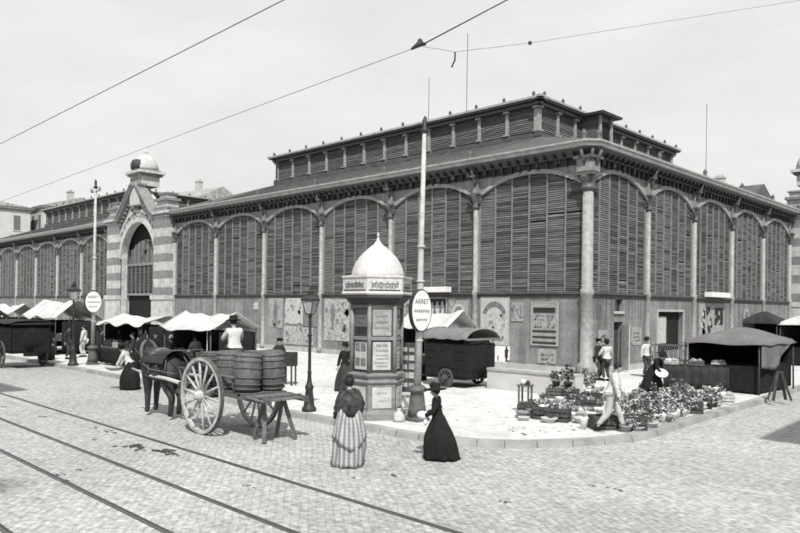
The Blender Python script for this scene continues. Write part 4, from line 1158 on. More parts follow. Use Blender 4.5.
w1 = person(P(348.5, 464.5, 0), face_dir(-.15, 1), 'woman seen from behind in a dark shawl and long striped skirt beside the kiosk', h=1.66, skirt=M_plaid, top=M_darkcloth, female=True, hair='bun', bunch=True, train=.05, shawl=mat('dark_shawl', .045, .8, 12, .95, .4, 20), skirt_r=.31,
            lhand=(-.27, .1, .84), rhand=(.2, .28, 1.02), detail=True)
w2 = person(P(437.5, 459, 0), face_dir(-1, .12), 'woman in a long black dress and dark hat walking past the tram pole', h=1.43, lean=4, skirt=M_black, top=M_black, female=True, hair='bun', hat='wide', skirt_r=.38, train=.08,
            lhand=(-.1, .3, 1.02), rhand=(.12, .3, 1.0))
# pale bundle she carries
bw = MB(); bw.ball((0, 0, 0), .11, 12, 8, (1.2, .8, .75)); bw.ball((.06, 0, -.13), .06, 8, 6, (.8, .8, 1.2))
tag(bw.build('bundle', M_enamel, None, P(437.5, 459, 0)+RW*-.30+Vector((0, 0, .87)), .4), 'small pale bundle held by the woman in black', 'bundle')
person(P(345, 391, .14), face_dir(-.4, -1), 'woman in a dark dress standing half hidden behind the left of the kiosk', h=1.6, skirt=M_darkcloth, top=M_black, female=True, hair='bun', hat='brim', detail=False)
person(P(130, 389.5, 0), face_dir(-1, .1), 'bending woman in a pale blouse and dark skirt holding a round basket', h=1.62, lean=28, skirt=M_black, top=M_shirt, female=True, hair='bun', hat='brim', lhand=(-.18, .5, .75), rhand=(.16, .5, .75), detail=False)
bk = MB(); bk.lathe([(.12, -.08), (.25, -.04), (.32, .03), (.34, .06), (.30, .05), (.22, .0), (.01, -.02)], (0, 0, 0), 20); bk.use(M_straw)
tag(bk.build('basket', M_straw, None, P(130, 389.5, 0)+RW*-.55+Vector((0, 0, .74))), 'round shallow basket carried by the bending woman', 'basket')

# ------------------------------------------------------------------ cart, horse, tubs
CX, CY = 1.23, -18.86
cart = empty('horse_cart', (CX, CY, 0), PI/2, 'two wheeled wooden cart with large pale spoked wheels loaded with tubs', 'cart')
def wheel(parent, x, r, z, ns=14, mt=M_woodlt, w=.09, name='wheel', y=0):
    t = MB(); n = 40
    for i in range(n):
        a0, a1 = 2*PI*i/n, 2*PI*(i+1)/n
        p = lambda a, rr, xx: (x+xx, y+rr*math.cos(a), z+rr*math.sin(a))
        for (q0, q1) in (((r-.09, -w/2), (r-.012, -w/2)), ((r-.012, -w/2), (r-.012, w/2)), ((r-.012, w/2), (r-.09, w/2)), ((r-.09, w/2), (r-.09, -w/2))):
            t.face([p(a0, *q0), p(a1, *q0), p(a1, *q1), p(a0, *q1)])
    wo = t.build(name, mt, parent)
    t = MB()
    for i in range(n):
        a0, a1 = 2*PI*i/n, 2*PI*(i+1)/n
        for (q0, q1) in (((r-.012, -w/2-.004), (r, -w/2-.004)), ((r, -w/2-.004), (r, w/2+.004)), ((r, w/2+.004), (r-.012, w/2+.004))):
            t.face([p(a0, *q0), p(a1, *q0), p(a1, *q1), p(a0, *q1)])
    t.build('tyre', M_hoop, wo)
    hb = MB(); hb.tube([(x-.2, y, z), (x-.16, y, z), (x-.06, y, z), (x+.06, y, z), (x+.16, y, z), (x+.2, y, z)], [.07, .09, .13, .13, .09, .07], 14); hb.build('hub', mt, wo)
    for k in range(ns):
        a = 2*PI*k/ns+.1
        sp = MB(); sp.tube([(x, y+.11*math.cos(a), z+.11*math.sin(a)), (x, y+(r-.08)*math.cos(a), z+(r-.08)*math.sin(a))], [.036, .026], 6); sp.build('spoke', mt, wo)
    return wo
R0 = .90
M_wheelwood = mat('pale_wheel_paint', .40, .45, 7, .8, .3, 25)
wheel(cart, -.78, R0, R0, mt=M_wheelwood); wheel(cart, .78, R0, R0)
m = MB(); m.tube([(-.8, 0, R0), (.8, 0, R0)], .05, 8); m.cbox((0, 0, R0), (1.3, .14, .14)); m.build('axle', M_wooddk, cart)
m = MB()
for x in (-.5, .5): m.bar((x, -2.3, .94), (x, 1.5, 1.02), .1, .12)
for y in (-2.0, -1.2, -.5, .3, 1.0, 1.4): m.bar((-.55, y, 1.0), (.55, y, 1.0), .1, .05)
for i in range(7): m.bar((-.48+.16*i, -1.5, 1.03), (-.48+.16*i, 1.45, 1.07), .14, .03)
m.build('bed', M_wood, cart)
m = MB()
for i in range(5): m.bar((-.5+.25*i, -2.2+.03*(i%2), .95), (-.5+.25*i, -1.52, 1.0), .23, .035)
m.build('tail_board', mat('worn_board', .15, .4, 5, .8, .3, 25), cart)
m = MB()
for x in (-.62, .62):
    m.tube([(x, -1.1, 1.38), (x, 1.4, 1.45)], .035, 6); 
    for y in (-1., -.2, .6, 1.3): m.tube([(x*.85, y, 1.0), (x, y, 1.42)], .028, 6)
m.build('side_rails', M_wood, cart)
for x in (-.46, .46):
    q = MB(); q.tube([(x, 1.3, 1.02), (x*1.08, 2.2, 1.1), (x*1.05, 3.2, 1.12), (x*.95, 4.25, 1.22)], [.055, .05, .045, .03], 8); q.build('shaft', M_woodlt, cart)
for x in (-.25, .25):
    q = MB(); q.bar((x, -1.75, .95), (x*1.7, -2.0, .02), .09, .07); q.bar((x, -1.75, .95), (x*1.2, -1.45, .04), .07, .06); q.build('prop_leg', M_wood, cart)
# big wooden tubs standing on the bed
def tub(x, y, z, h, r, label, mt=M_wood, tilt=0):
    root = empty('wooden_tub', (CX-y, CY+x, z), 0, label, 'tub', 'wooden tubs on the cart'); root.rotation_euler = (tilt*.3, tilt, rnd.uniform(0, 3))
    m = MB(); n = 26
    for k in range(n):
        pass
    m.lathe([(r*.84, 0), (r*.95, h*.25), (r, h*.5), (r*.97, h*.75), (r*.9, h)], (0, 0, 0), 52, mod=lambda a, zz: 1+.012*(1 if int(a/(2*PI)*52) % 2 else -1)); m.build('staves', mt, root)
    for t in (.06, .18, .36, .62, .8, .93):
        rr = r*(.84+.16*math.sin(PI*(.12+.76*t)))*1.015+.006
        q = MB(); q.lathe([(rr, h*t-.018), (rr+.012, h*t), (rr, h*t+.018)], (0, 0, 0), 30); q.build('hoop', M_hoop, root)
    q = MB(); q.lathe([(r*.86, h-.01), (r*.86, h+.012), (r*.3, h+.02)], (0, 0, 0), 26); q.build('lid', M_wood, root)
tub(-.30, -1.12, 1.07, .84, .32, 'wooden tub at the rear corner of the cart nearest the big wheel', M_wood, .07)
tub(.38, -1.15, 1.07, .88, .31, 'wooden tub at the rear corner of the cart on its far side', M_wood, -.08)
tub(-.30, -.42, 1.07, .86, .31, 'wooden tub second from the rear on the near side of the cart')
tub(.38, -.45, 1.07, .84, .31, 'wooden tub second from the rear on the far side of the cart', M_wooddk)
tub(-.30, .28, 1.07, .80, .30, 'wooden tub just behind the hub line on the near side of the cart', M_wooddk)
tub(.38, .26, 1.07, .74, .31, 'wooden tub that the driver sits on')
drv = Vector((CX-.38, CY+.34, 0))
driver = person((drv.x, drv.y, 1.84), PI/2-.25, 'cart driver in a white shirt and dark hat sitting on the tubs', h=1.66, pelvis=.1, lean=6, lfoot=(-.12, .55, -.28), rfoot=(.12, .55, -.28), top=M_shirt, legs=M_trouserd, hat='brim', lhand=(-.12, .42, .35), rhand=(.12, .42, .35), detail=False, lelb=(-.5, -.6, -.4), relb=(.5, -.6, -.4))

def horse(loc, rz, label):
    r = empty('horse', loc, rz, label, 'horse')
    J = [('croup', (0, -.64, 1.36), (.29, .3)), ('hip', (0, -.42, 1.34), (.33, .34)), ('belly', (0, 0, 1.24), (.35, .37)), ('chest', (0, .42, 1.27), (.32, .4)), ('wither', (0, .64, 1.45), (.2, .33)),
         ('neck', (0, .88, 1.68), (.14, .26)), ('poll', (0, 1.08, 1.92), (.085, .13)), ('brow', (0, 1.2, 1.86), (.085, .11)), ('muz', (0, 1.42, 1.58), (.05, .065)), ('nose', (0, 1.47, 1.5), (.05, .055))]
    E_ = [(i, i+1) for i in range(9)]
    pos = [j[1] for j in J]; rad_ = [j[2] for j in J]
    def leg(a, pts, rs):
        p = a
        for q, rr in zip(pts, rs):
            pos.append(q); rad_.append(rr); E_.append((p, len(pos)-1)); p = len(pos)-1
    for sx, dy in ((-.16, .0), (.16, .14)):
        leg(3, [(sx, .5+dy*.2, 1.02), (sx, .5+dy, .62), (sx, .5+dy*1.2, .2), (sx, .53+dy*1.2, .07)], [.17, .09, .06, .085])
    for sx, dy in ((-.17, -.1), (.17, .1)):
        leg(1, [(sx, -.42+dy*.3, 1.05), (sx, -.34+dy, .84), (sx, -.62+dy, .55), (sx, -.55+dy, .18), (sx, -.52+dy, .07)], [.22, .15, .09, .06, .085])
    me = skin(pos, E_, rad_)
    b = MB().use(M_horse); add_mesh_to(b, me)
    for q in (-1, 1): b.tube([(q*.06, 1.08, 2.0), (q*.08, 1.09, 2.1), (q*.07, 1.1, 2.16)], [.035, .03, .005], 6)
    b.build('body', None, r)
    m = MB()
    for i in range(22):
        t = i/21; p = Vector((0, .55, 1.72)).lerp(Vector((0, 1.02, 2.06)), t); m.tube([p, p+Vector((-.07, -.05, -.1)), p+Vector((-.13, -.07, -.28))], [.03, .03, .008], 5)
    m.build('mane', M_mane, r)
    m = MB(); m.tube([(0, -.84, 1.42), (0, -.95, 1.3), (0, -1.0, .95), (0, -.98, .6)], [.05, .08, .09, .03], 8); m.build('tail', M_mane, r)
    m = MB()
    for i in range(24):
        a0, a1 = 2*PI*i/24, 2*PI*(i+1)/24
        f = lambda a: (.30*math.cos(a), .66+.16*math.sin(a)*1.0, 1.48+.42*math.sin(a))
        pass
    m.tube([(.22*math.cos(2*PI*i/24), .72+.12*math.sin(2*PI*i/24), 1.52+.36*math.sin(2*PI*i/24)) for i in range(25)], .05, 8)
    m.tube([(0, .84, 1.86), (0, .88, 2.05)], [.04, .015], 6)
    m.build('collar', M_leather, r)
    hn = MB()
    def belt(y, zc, rx, rz_, w=.05):
        for i in range(20):
            a0, a1 = 2*PI*i/20, 2*PI*(i+1)/20
            hn.face([(rx*math.cos(a0), y-w/2, zc+rz_*math.sin(a0)), (rx*math.cos(a1), y-w/2, zc+rz_*math.sin(a1)), (rx*math.cos(a1), y+w/2, zc+rz_*math.sin(a1)), (rx*math.cos(a0), y+w/2, zc+rz_*math.sin(a0))])
    belt(.1, 1.25, .37, .40, .07); belt(-.3, 1.30, .36, .38); 
    for x in (-.36, .36):
        hn.tube([(x, .55, 1.4), (x*1.06, 0, 1.22), (x, -.5, 1.2), (x*.6, -.9, 1.15)], .02, 6)
        hn.tube([(x*.5, .5, 1.66), (x*.4, 0, 1.6), (x*.6, -.5, 1.6), (x, -.7, 1.2)], .018, 6)
        hn.tube([(x*.33, 1.15, 1.95), (x*.3, 1.33, 1.68)], .012, 5); hn.tube([(x*.3, 1.33, 1.68), (x*.9, .7, 1.6), (x, 0, 1.66), (x*.7, -1.4, 1.75)], .010, 5)
    hn.build('harness', M_leather, r)
    bl = MB(); bl.slab(lambda u, v: ((.40+.02*math.sin(v*14))*math.sin((u-.5)*2.6), -.62+1.05*v, 1.28+.42*math.cos((u-.5)*2.6)), 16, 10, .012); bl.build('blanket', M_darkcloth, r)
    sd = MB(); sd.lathe([(.36, 1.5), (.37, 1.58), (.25, 1.68), (.1, 1.74)], (0, .12, 0), 16, sq=(.9, .8)); sd.build('saddle', M_wood, r)
    return r
horse((CX-3.0, CY-.15, 0), PI/2+.06, 'dark harnessed horse standing between the cart shafts').scale = (1.1, 1.0, 1.06)

# small man with a dark box behind the cart
person(P(279, 382, .14), face_dir(.5, -.6), 'man in a dark jacket standing behind the cart beside a dark box', h=1.62, top=M_jacket, legs=M_trouserd, hat='cap', rhand=(.25, .3, 1.1), detail=False)
bx = MB().use(M_iron); bx.cbox((0, 0, .95), (.5, .4, .5)); bx.use(M_wooddk)
for x in (-.2, .2):
    for y in (-.15, .15): bx.bar((x, y, 0), (x, y, .7), .05, .05)
tag(bx.build('box_stand', None, None, P(288.5, 385, .14), .4), 'dark box on a small stand beside the man behind the cart', 'stand')

# ------------------------------------------------------------------ market stalls and wagons on the left
def cloth_top(m, w, d, ze, zp, seed, sag=.25, ridge=.5):
    r = random.Random(seed); ph = [r.uniform(0, 6) for _ in range(4)]
    def f(u, v):
        x = (u-.5)*w; y = (v-.5)*d
        t = 1-abs(v-ridge)/max(ridge, 1-ridge)
        z = ze+(zp-ze)*t**1.2 - sag*(4*u*(1-u))*(4*(v)*(1-v))*.5 + .05*math.sin(u*9+ph[0])*math.sin(v*5+ph[1])+.04*math.sin(u*17+ph[2])
        if v < .04 or v > .96: z += .06*math.sin(u*14+ph[3])-.05
        return (x, y, z)
    m.slab(f, 22, 12, .018)
def stall(loc, rz, w, d, ze, zp, label, seed, cl=M_white, back=M_black, ridge=.5, front_cloth=True, group='covered market stalls'):
    r = empty('market_stall', loc, rz, label, 'stall', group)
    m = MB(); cloth_top(m, w, d, ze, zp, seed, ridge=ridge); m.build('canopy', cl, r)
    for sx in (-1, 1):
        for sy in (-1, 1):
            q = MB(); q.tube([(sx*(w/2-.15), sy*(d/2-.15), 0), (sx*(w/2-.15), sy*(d/2-.15), ze+.0)], .03, 6); q.build('pole', M_wooddk, r)
    q = MB(); q.box((-w/2+.2, -d/2+.3, .78), (w/2-.2, d/2-.7, .84)); q.build('table_top', M_wood, r)
    if front_cloth:
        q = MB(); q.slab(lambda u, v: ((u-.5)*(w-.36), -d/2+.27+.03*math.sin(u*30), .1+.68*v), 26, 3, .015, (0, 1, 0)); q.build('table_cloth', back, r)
    q = MB(); q.slab(lambda u, v: ((u-.5)*(w-.3), d/2-.2+.03*math.sin(u*22), .15+(ze-.25)*v), 22, 3, .015, (0, 1, 0)); q.build('painted_shade_back', back, r)  # black sheet added so the shade under the canopy sits in its colour
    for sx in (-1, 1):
        q = MB(); q.slab(lambda u, v: (sx*(w/2-.17)+.02*math.sin(u*19), -d/2+.5+(d-.75)*u, .2+(ze-.3)*v), 12, 3, .012, (1, 0, 0)); q.build('painted_shade_side', back, r)  # black side sheets added to deepen the painted shade beneath the canopy
    return r
def goods_pile(m, w, d, z, n, seed, mt=(None,)):
    r = random.Random(seed)
    for i in range(n):
        m.use(r.choice(mt)); rr = r.uniform(.04, .1); m.ball((r.uniform(-w/2, w/2), r.uniform(-d/2, d/2), z+r.uniform(0, .08)), rr, 7, 5, (1, 1, .85))
def crate_mesh(w, d, h, mt, fill=(M_goods, M_leafm), n=16, seed=1):
    m = MB().use(mt)
    for zz in (.02, .38, .72):
        z0 = h*zz; z1 = z0+h*.26
        m.box((-w/2, -d/2, z0), (w/2, -d/2+.015, z1)); m.box((-w/2, d/2-.015, z0), (w/2, d/2, z1))
        m.box((-w/2, -d/2+.015, z0), (-w/2+.015, d/2-.015, z1)); m.box((w/2-.015, -d/2+.015, z0), (w/2, d/2-.015, z1))
    m.box((-w/2+.015, -d/2+.015, .01), (w/2-.015, d/2-.015, .04))
    for sx in (-1, 1):
        for sy in (-1, 1): m.cbox((sx*(w/2-.03), sy*(d/2-.03), h/2), (.03, .03, h-.01))
    return m.mesh('crate')
CRATES = [crate_mesh(.55, .38, .28, M_wood), crate_mesh(.6, .4, .3, M_wooddk), crate_mesh(.5, .35, .24, M_woodlt)]
def produce_mesh(w, d, h, seed, fill):
    m = MB(); goods_pile(m, w-.12, d-.12, h-.04, 20, seed, fill); return m.mesh('produce')
PROD = [produce_mesh(.55, .38, .28, 1, (M_goods, M_leafm)), produce_mesh(.55, .36, .28, 2, (M_leafd, M_leafm, M_goods)), produce_mesh(.5, .35, .24, 3, (M_bloom, M_goods))]
def crate(loc, rz, label, kind=0, prod=0, group=None):
    r = empty('crate', loc, rz, label, 'crate', group)
    link_mesh('crate_box', CRATES[kind], r)
    if prod is not None: link_mesh('produce', PROD[prod], r)
    return r
S_GROUP = 'crates on the left market stalls'
def stall_crates(r, n, w, d, label, seed):
    rr = random.Random(seed); M4 = Matrix.Translation(r.location) @ Matrix.Rotation(r.rotation_euler.z, 4, 'Z')
    for i in range(n):
        x = -w/2+.55+(w-1.1)*i/max(1, n-1)
        p = M4 @ Vector((x, -d/2+.6+rr.uniform(-.05, .05), .845)); crate(p, r.rotation_euler.z+rr.uniform(-.1, .1), label, rr.randrange(3), rr.randrange(3), group=label)
s4 = stall(P(209, 381, .14), 0, 3.6, 2.2, 2.0, 2.62, 'stall with a sagging white canopy behind the cart driver', 4)
stall_crates(s4, 4, 3.6, 2.2, 'produce crate on the stall table behind the horse cart', 4)
s3 = stall(P(140, 366, .14), 0, 4.8, 2.4, 2.0, 2.4, 'long low stall with a white awning in front of the striped gateway', 3, ridge=.6)
stall_crates(s3, 5, 4.8, 2.4, 'produce crate on the long stall in front of the gateway', 6)
s2 = stall(P(63, 352, .14), 0, 5.2, 3.0, 1.95, 3.15, 'tall pale tent stall behind the far lamp post', 2, ridge=.45)
stall_crates(s2, 4, 5.2, 3.0, 'produce crate under the tall pale tent stall', 8)
s1 = stall(P(12, 347, .14), 0, 4.6, 2.6, 2.0, 2.8, 'white topped stall at the far left edge behind the dark wagon', 1)
s0 = stall(P(-20, 352, .14), 0, 3.2, 2.2, 2.1, 2.9, 'low stall cut by the left edge of the photo', 12, cl=M_grey)

def wagon(loc, rz, label, w=1.5, L_=2.3, z0=.75, z1=1.75, wr=.55, roof='flat', body=M_wooddk, rmat=M_grey, name='covered_wagon', mirror=False):
    r = empty(name, loc, rz, label, 'wagon')
    m = MB(); m.box((-w/2, -L_/2, z0), (w/2, L_/2, z0+.08))
    for sx in (-1, 1):
        for k in range(4):
            zz = z0+.1+k*(z1-z0-.35)/4; m.box((sx*w/2-.02, -L_/2, zz), (sx*w/2+.02, L_/2, zz+(z1-z0-.35)/4-.02))
    m.box((-w/2, L_/2-.04, z0+.1), (w/2, L_/2, z1-.3)); m.box((-w/2, -L_/2, z0+.1), (w/2, -L_/2+.04, z1-.3)); m.build('body', body, r)
    m = MB(); n = 10
    def f(u, v):
        a = PI*(u); x = -math.cos(a)*(w/2+.12)
        return (x, (v-.5)*(L_+.3), z1-.1+(.38 if roof == 'round' else .16)*math.sin(a)+.02*math.sin(v*20))
    m.slab(f, n, 10, .02)
    for sy in (-1, 1):
        m.box((-w/2-.1, sy*(L_/2+.1)-.01, z1-.14), (w/2+.1, sy*(L_/2+.1)+.01, z1-.06))
    m.build('roof', rmat, r)
    for sx in (-1, 1):
        for sy in (-1, 1):
            q = MB(); q.tube([(sx*(w/2-.04), sy*(L_/2-.05), z0), (sx*(w/2-.04), sy*(L_/2-.05), z1-.08)], .025, 6); q.build('roof_post', M_wooddk, r)
    q = MB(); q.lathe([(.98, z0+.1), (1.02, z0+.5), (.98, z1-.3), (.8, z1-.1), (.1, z1-.02)], (0, 0, 0), 40, sq=(w/2+.03, L_/2+.03), mod=lambda a, z: 1/max(abs(math.cos(a)), abs(math.sin(a)))**.75+.03*math.sin(9*a+z*5)); q.build('load', M_black, r)
    wheel(r, -w/2-.08, wr, wr, ns=10, mt=M_wooddk, w=.06, y=-.1); wheel(r, w/2+.08, wr, wr, ns=10, mt=M_wooddk, w=.06, y=-.1)
    for x in (-.35, .35):
        q = MB(); q.tube([(x, L_/2, z0), (x, L_/2+1.6, z0+.0), (x, L_/2+1.9, z0-.1)], .03, 6); q.build('shaft', M_wooddk, r)
    return r
wagon(P(14, 367.5, 0)+Vector((-.3, .4, 0)), PI/2, 'dark covered wagon parked at the left edge of the street', w=1.7, L_=2.6, z0=.7, z1=2.15, wr=.62, body=M_black, rmat=M_darkcloth)
wagon(P(455, 387.5, .14)+Vector((-.4, .75, 0)), PI/2, 'dark covered handcart with a pale hood parked beside the low stone wall', w=1.7, L_=1.9, z0=.3, z1=1.85, wr=.34, roof='round', rmat=M_grey, body=M_black)
s5 = stall(P(437, 375, .14)+Vector((-.9, .9, 0)), 0, 3.2, 2.2, 2.05, 2.75, 'white stall awning behind the dark hooded handcart', 15)

# display rack behind the kiosk
r = empty('display_rack', P(409, 398, .14), rad(10), 'dark newspaper rack hung with pale sheets between the kiosk and the tram pole', 'rack')
m = MB(); m.box((-.3, -.03, .15), (.3, .03, 1.75)); 
for x in (-.28, .28): m.bar((x, .0, 0), (x, 0, 1.8), .05, .05); m.bar((x, .35, 0), (x, .03, 1.2), .04, .04)
m.build('board', M_wooddk, r)
for i in range(5):
    for j in range(2):
        q = MB(); x0 = -.26+j*.27; z0 = .35+i*.28; q.box((x0, -.045, z0), (x0+.22+rnd.uniform(-.04, .02), -.032, z0+rnd.uniform(.12, .2))); q.build('paper_sheet', M_papergrey if (i+j) % 2 else M_paper, r)
m = MB().use(M_woodlt)
for x in (-.17, .17):
    for y in (-.15, .15): m.bar((x, y, 0), (x*.8, y*.8, .55), .035, .035)
m.box((-.2, -.18, .55), (.2, .18, .59)); m.bar((-.17, -.15, .2), (.17, -.15, .2), .03, .03)
tag(m.build('stool', None, None, P(405, 415, .14), .5), 'small pale wooden stool at the foot of the tram pole', 'stool')
m = MB(); m.lathe([(.12, 0), (.15, .06), (.13, .18), (.07, .25), (.03, .28), (.06, .33)], (0, 0, 0), 16, mod=lambda a, z: 1+.12*math.sin(3*a+z*8)+.05*math.sin(7*a))
tag(m.build('sack', M_sackc, None, P(399, 421.5, .14)), 'small white sack on the pavement at the right foot of the kiosk', 'sack')

# low stone wall in front of the corner
a = P(487, 388, .14); b = P(549, 395, .14)
m = MB().use(mat('pale_wall_stone', .50, .14, 1.2, .9, .25, 16)); d = (b-a).normalized(); n_ = Vector((-d.y, d.x, 0)); b = b+d*1.0
m.bar((a+b)/2+Vector((0, 0, .33))-(b-a)/2+n_*.25, (a+b)/2+Vector((0, 0, .33))+(b-a)/2+n_*.25, .5, .66)
m.use(M_plinth); m.bar(a+n_*.25+Vector((0, 0, .70)), b+n_*.25+Vector((0, 0, .70)), .58, .08)
tag(m.build('low_wall'), 'low pale stone wall standing between the handcart and the flower crates', 'wall')

# ------------------------------------------------------------------ flower market on the corner
def foliage_mesh(seed, r, h, nl, mix):
    m = MB(); q = random.Random(seed)
    for i in range(nl):
        a = q.uniform(0, 2*PI); t = q.random()**.5; z = h*(.25+.75*q.random()); rr = r*t*(1-.45*abs(z/h-.55))
        c = Vector((rr*math.cos(a), rr*math.sin(a), z)); s = q.uniform(.03, .065)
        fl_ = q.choices((M_leafd, M_leafm, M_bloom), mix)[0]; m.use(fl_); s *= .75 if fl_ is M_bloom else 1.15
        u = Vector((q.uniform(-1, 1), q.uniform(-1, 1), q.uniform(-.6, .6))).normalized(); v = u.cross(Vector((q.uniform(-1, 1), q.uniform(-1, 1), q.uniform(-1, 1)))).normalized()
        m.face([c-u*s, c-u*s*.3+v*s*.5, c+u*s*.5+v*s*.4, c+u*s*1.2, c+u*s*.4-v*s*.45, c-u*s*.4-v*s*.5])
    for i in range(7):
        a = q.uniform(0, 2*PI); m.use(M_leafd); m.tube([(0, 0, 0), (r*.6*math.cos(a), r*.6*math.sin(a), h*.8)], [.008, .004], 4)
    return m.mesh('foliage')
def pot_mesh(mt, r=.11, h=.2):
    m = MB(); m.lathe([(r*.7, 0), (r, h*.82), (r*1.12, h*.84), (r*1.12, h), (r*.95, h), (r*.9, h*.9), (.01, h*.9)], (0, 0, 0), 14); return m.mesh('pot', mt)
FOL = [foliage_mesh(1, .22, .36, 150, (4, 5, 4)), foliage_mesh(2, .27, .34, 190, (2, 4, 8)), foliage_mesh(3, .17, .62, 120, (5, 6, 2)), foliage_mesh(4, .25, .26, 170, (2, 4, 8))]
for q in FOL: pass
POT = [pot_mesh(M_pot), pot_mesh(M_potlt), pot_mesh(M_wooddk, .13, .22)]
LBL = [('small potted flowering plant standing among the crowd of pots on the corner pavement', 'potted plants crowded on the corner', 'mixed flowers'),
       ]
def plant(p, k, pk, s, label, group):
    r = empty('potted_plant', p, rnd.uniform(0, 6), label, 'plant', group); r.scale = (s, s, s)
    link_mesh('pot', POT[pk], r); f = link_mesh('foliage', FOL[k], r); f.location = (0, 0, .14 if pk != 2 else .16)
    return r
def inside(x, y, poly):
    c = False; n = len(poly)
    for i in range(n):
        (x0, y0), (x1, y1) = poly[i], poly[(i+1) % n]
        if (y0 > y) != (y1 > y) and x < (x1-x0)*(y-y0)/(y1-y0)+x0: c = not c
    return c
regions = [([(622, 432), (612, 412), (640, 392), (700, 388), (724, 396), (722, 406), (690, 417), (640, 434)], 130, 'potted flowering plant in the dense heap right of the man in white', 'potted plants right of the man in white', (0, 1, 1, 2, 3, 3)),
           ([(527, 412), (535, 402), (562, 404), (565, 414)], 16, 'potted flowering plant between the crates at the left end of the flower market', 'potted plants at the left of the flower market', (0, 3, 3)),
           ([(568, 412), (566, 396), (596, 386), (604, 404), (600, 418)], 30, 'potted flowering plant between the crates and the man in white', 'potted plants left of the man in white', (0, 1, 2, 3)),
           ([(552, 384), (560, 378), (598, 378), (600, 386), (560, 392)], 9, 'potted plant in the back row of the flower market near the corner column', 'potted plants below the corner column', (0, 2))]
for poly, n, lb, gp, ks in regions:
    xs = [p[0] for p in poly]; ys = [p[1] for p in poly]; pts = []; tries = 0
    while len(pts) < n and tries < 6000:
        tries += 1
        x, y = rnd.uniform(min(xs), max(xs)), rnd.uniform(min(ys), max(ys))
        if not inside(x, y, poly): continue
        w = push_in(P(x, y, .14), .1)
        if any((w-q).length < .2 for q in pts): continue
        pts.append(w); plant(w, rnd.choice(ks), rnd.choice((0, 1, 1, 2)), rnd.uniform(.42, .78)*(.8 if 'left' in lb or 'between' in lb else 1), lb, gp)
CG = 'crates of the corner flower market'
cr_list = [(530, 417, .3, 1, None, 'dark empty crate furthest left in the flower market'), (546, 419, .3, 1, 2, 'dark crate of pale flowers in the front row, second from the left'), (558, 421, .3, 1, 1, 'dark crate of leaves in the front row, third from the left'),
           (586, 411, .5, 1, 1, 'dark leafy crate in the middle of the flower market'), (603, 429, .9, 1, None, 'dark box standing by the feet of the man in white'),
           (556, 398, .0, 0, 1, 'leafy wooden crate just in front of the low stone wall'), (568, 399, .0, 1, 1, 'dark leafy crate beside the low stone wall, nearer the corner'),
           (592, 404, .1, 1, None, 'large black empty box in the middle of the flower market'), (644, 431, .8, 1, None, 'small dark box at the kerb in front of the flower heap'), (700, 414, .7, 1, 1, 'dark crate at the right end of the flower heap'),
           (727, 404, .7, 2, 2, 'pale crate of blooms beside the tent stall'), (575, 386, .1, 2, 0, 'pale produce crate in the back row below the corner column'), (716, 396, .7, 2, None, 'pale empty crate behind the right end of the flower heap')]
for (x, y, rz, kd, pr, lb) in cr_list:
    c = crate(push_in(P(x, y, .14), .2), rz, lb, kd, pr, CG); c.scale = (1.0, 1.0, 1.15)
# stand of flowers on the upper boxes behind
for (x, y, lb, k) in ((556, 398, 'leafy plant topping the wooden crate by the low stone wall', 0), (568, 399, 'leafy plant topping the dark crate by the low stone wall', 2)):
    p = P(x, y, .14); p.z += .33; plant(p, k, 2, 1.0, lb, 'plants on crates')
m = MB().use(M_wood)
for x in (-.14, .14):
    for y in (-.12, .12): m.bar((x, y, 0), (x, y, .72), .04, .04)
m.box((-.19, -.17, .72), (.19, .17, .76)); m.box((-.16, -.14, .25), (.16, .14, .28)); m.use(M_potlt); m.lathe([(.07, .76), (.1, .86), (.06, .9)], (-.06, 0, 0), 10); m.use(M_leafd); m.ball((.08, 0, .82), .07, 8, 6)
tag(m.build('plant_stand', None, None, P(525, 412, .14), .2), 'narrow wooden plant stand at the far left end of the flower market', 'stand')
# empty pots stacked and standing in front of the plants
JAR = []
for k, (mt, rr_, hh) in enumerate(((M_potlt, .12, .2), (M_pot, .14, .17), (M_potlt, .09, .28), (M_straw, .2, .13))):
    m = MB(); m.lathe([(rr_*.65, 0), (rr_, hh*.7), (rr_*1.1, hh*.8), (rr_*1.1, hh), (rr_*.92, hh), (rr_*.6, hh*.3), (.01, hh*.28)], (0, 0, 0), 16); JAR.append(m.mesh('jar', mt))
jn = 0; jp = []
while jn < 110:
    reg = rnd.choice(([(622, 432), (612, 412), (640, 392), (700, 388), (724, 396), (722, 406), (690, 417), (640, 434)], [(540, 412), (566, 396), (600, 392), (604, 424), (560, 420)], [(520, 421), (566, 426), (602, 432), (606, 424), (560, 416), (524, 410)], [(626, 438), (700, 420), (728, 408), (722, 402), (690, 414), (636, 431)], [(570, 395), (600, 390), (606, 402), (575, 408)]))
    xs = [p[0] for p in reg]; ys = [p[1] for p in reg]; x, y = rnd.uniform(min(xs), max(xs)), rnd.uniform(min(ys), max(ys)); w_ = push_in(P(x, y, .14), .05)
    if not inside(x, y, reg) or any((w_-q_).length < .2 for q_ in jp): continue
    jp.append(w_); o = link_mesh('empty_pot', rnd.choice(JAR), None, w_, rnd.uniform(0, 6)); o.scale = [rnd.uniform(.7, 1.15)]*3
    tag(o, 'empty pot or bowl set out on the pavement among the flowers and crates', 'pot', 'empty pots of the flower market'); jn += 1
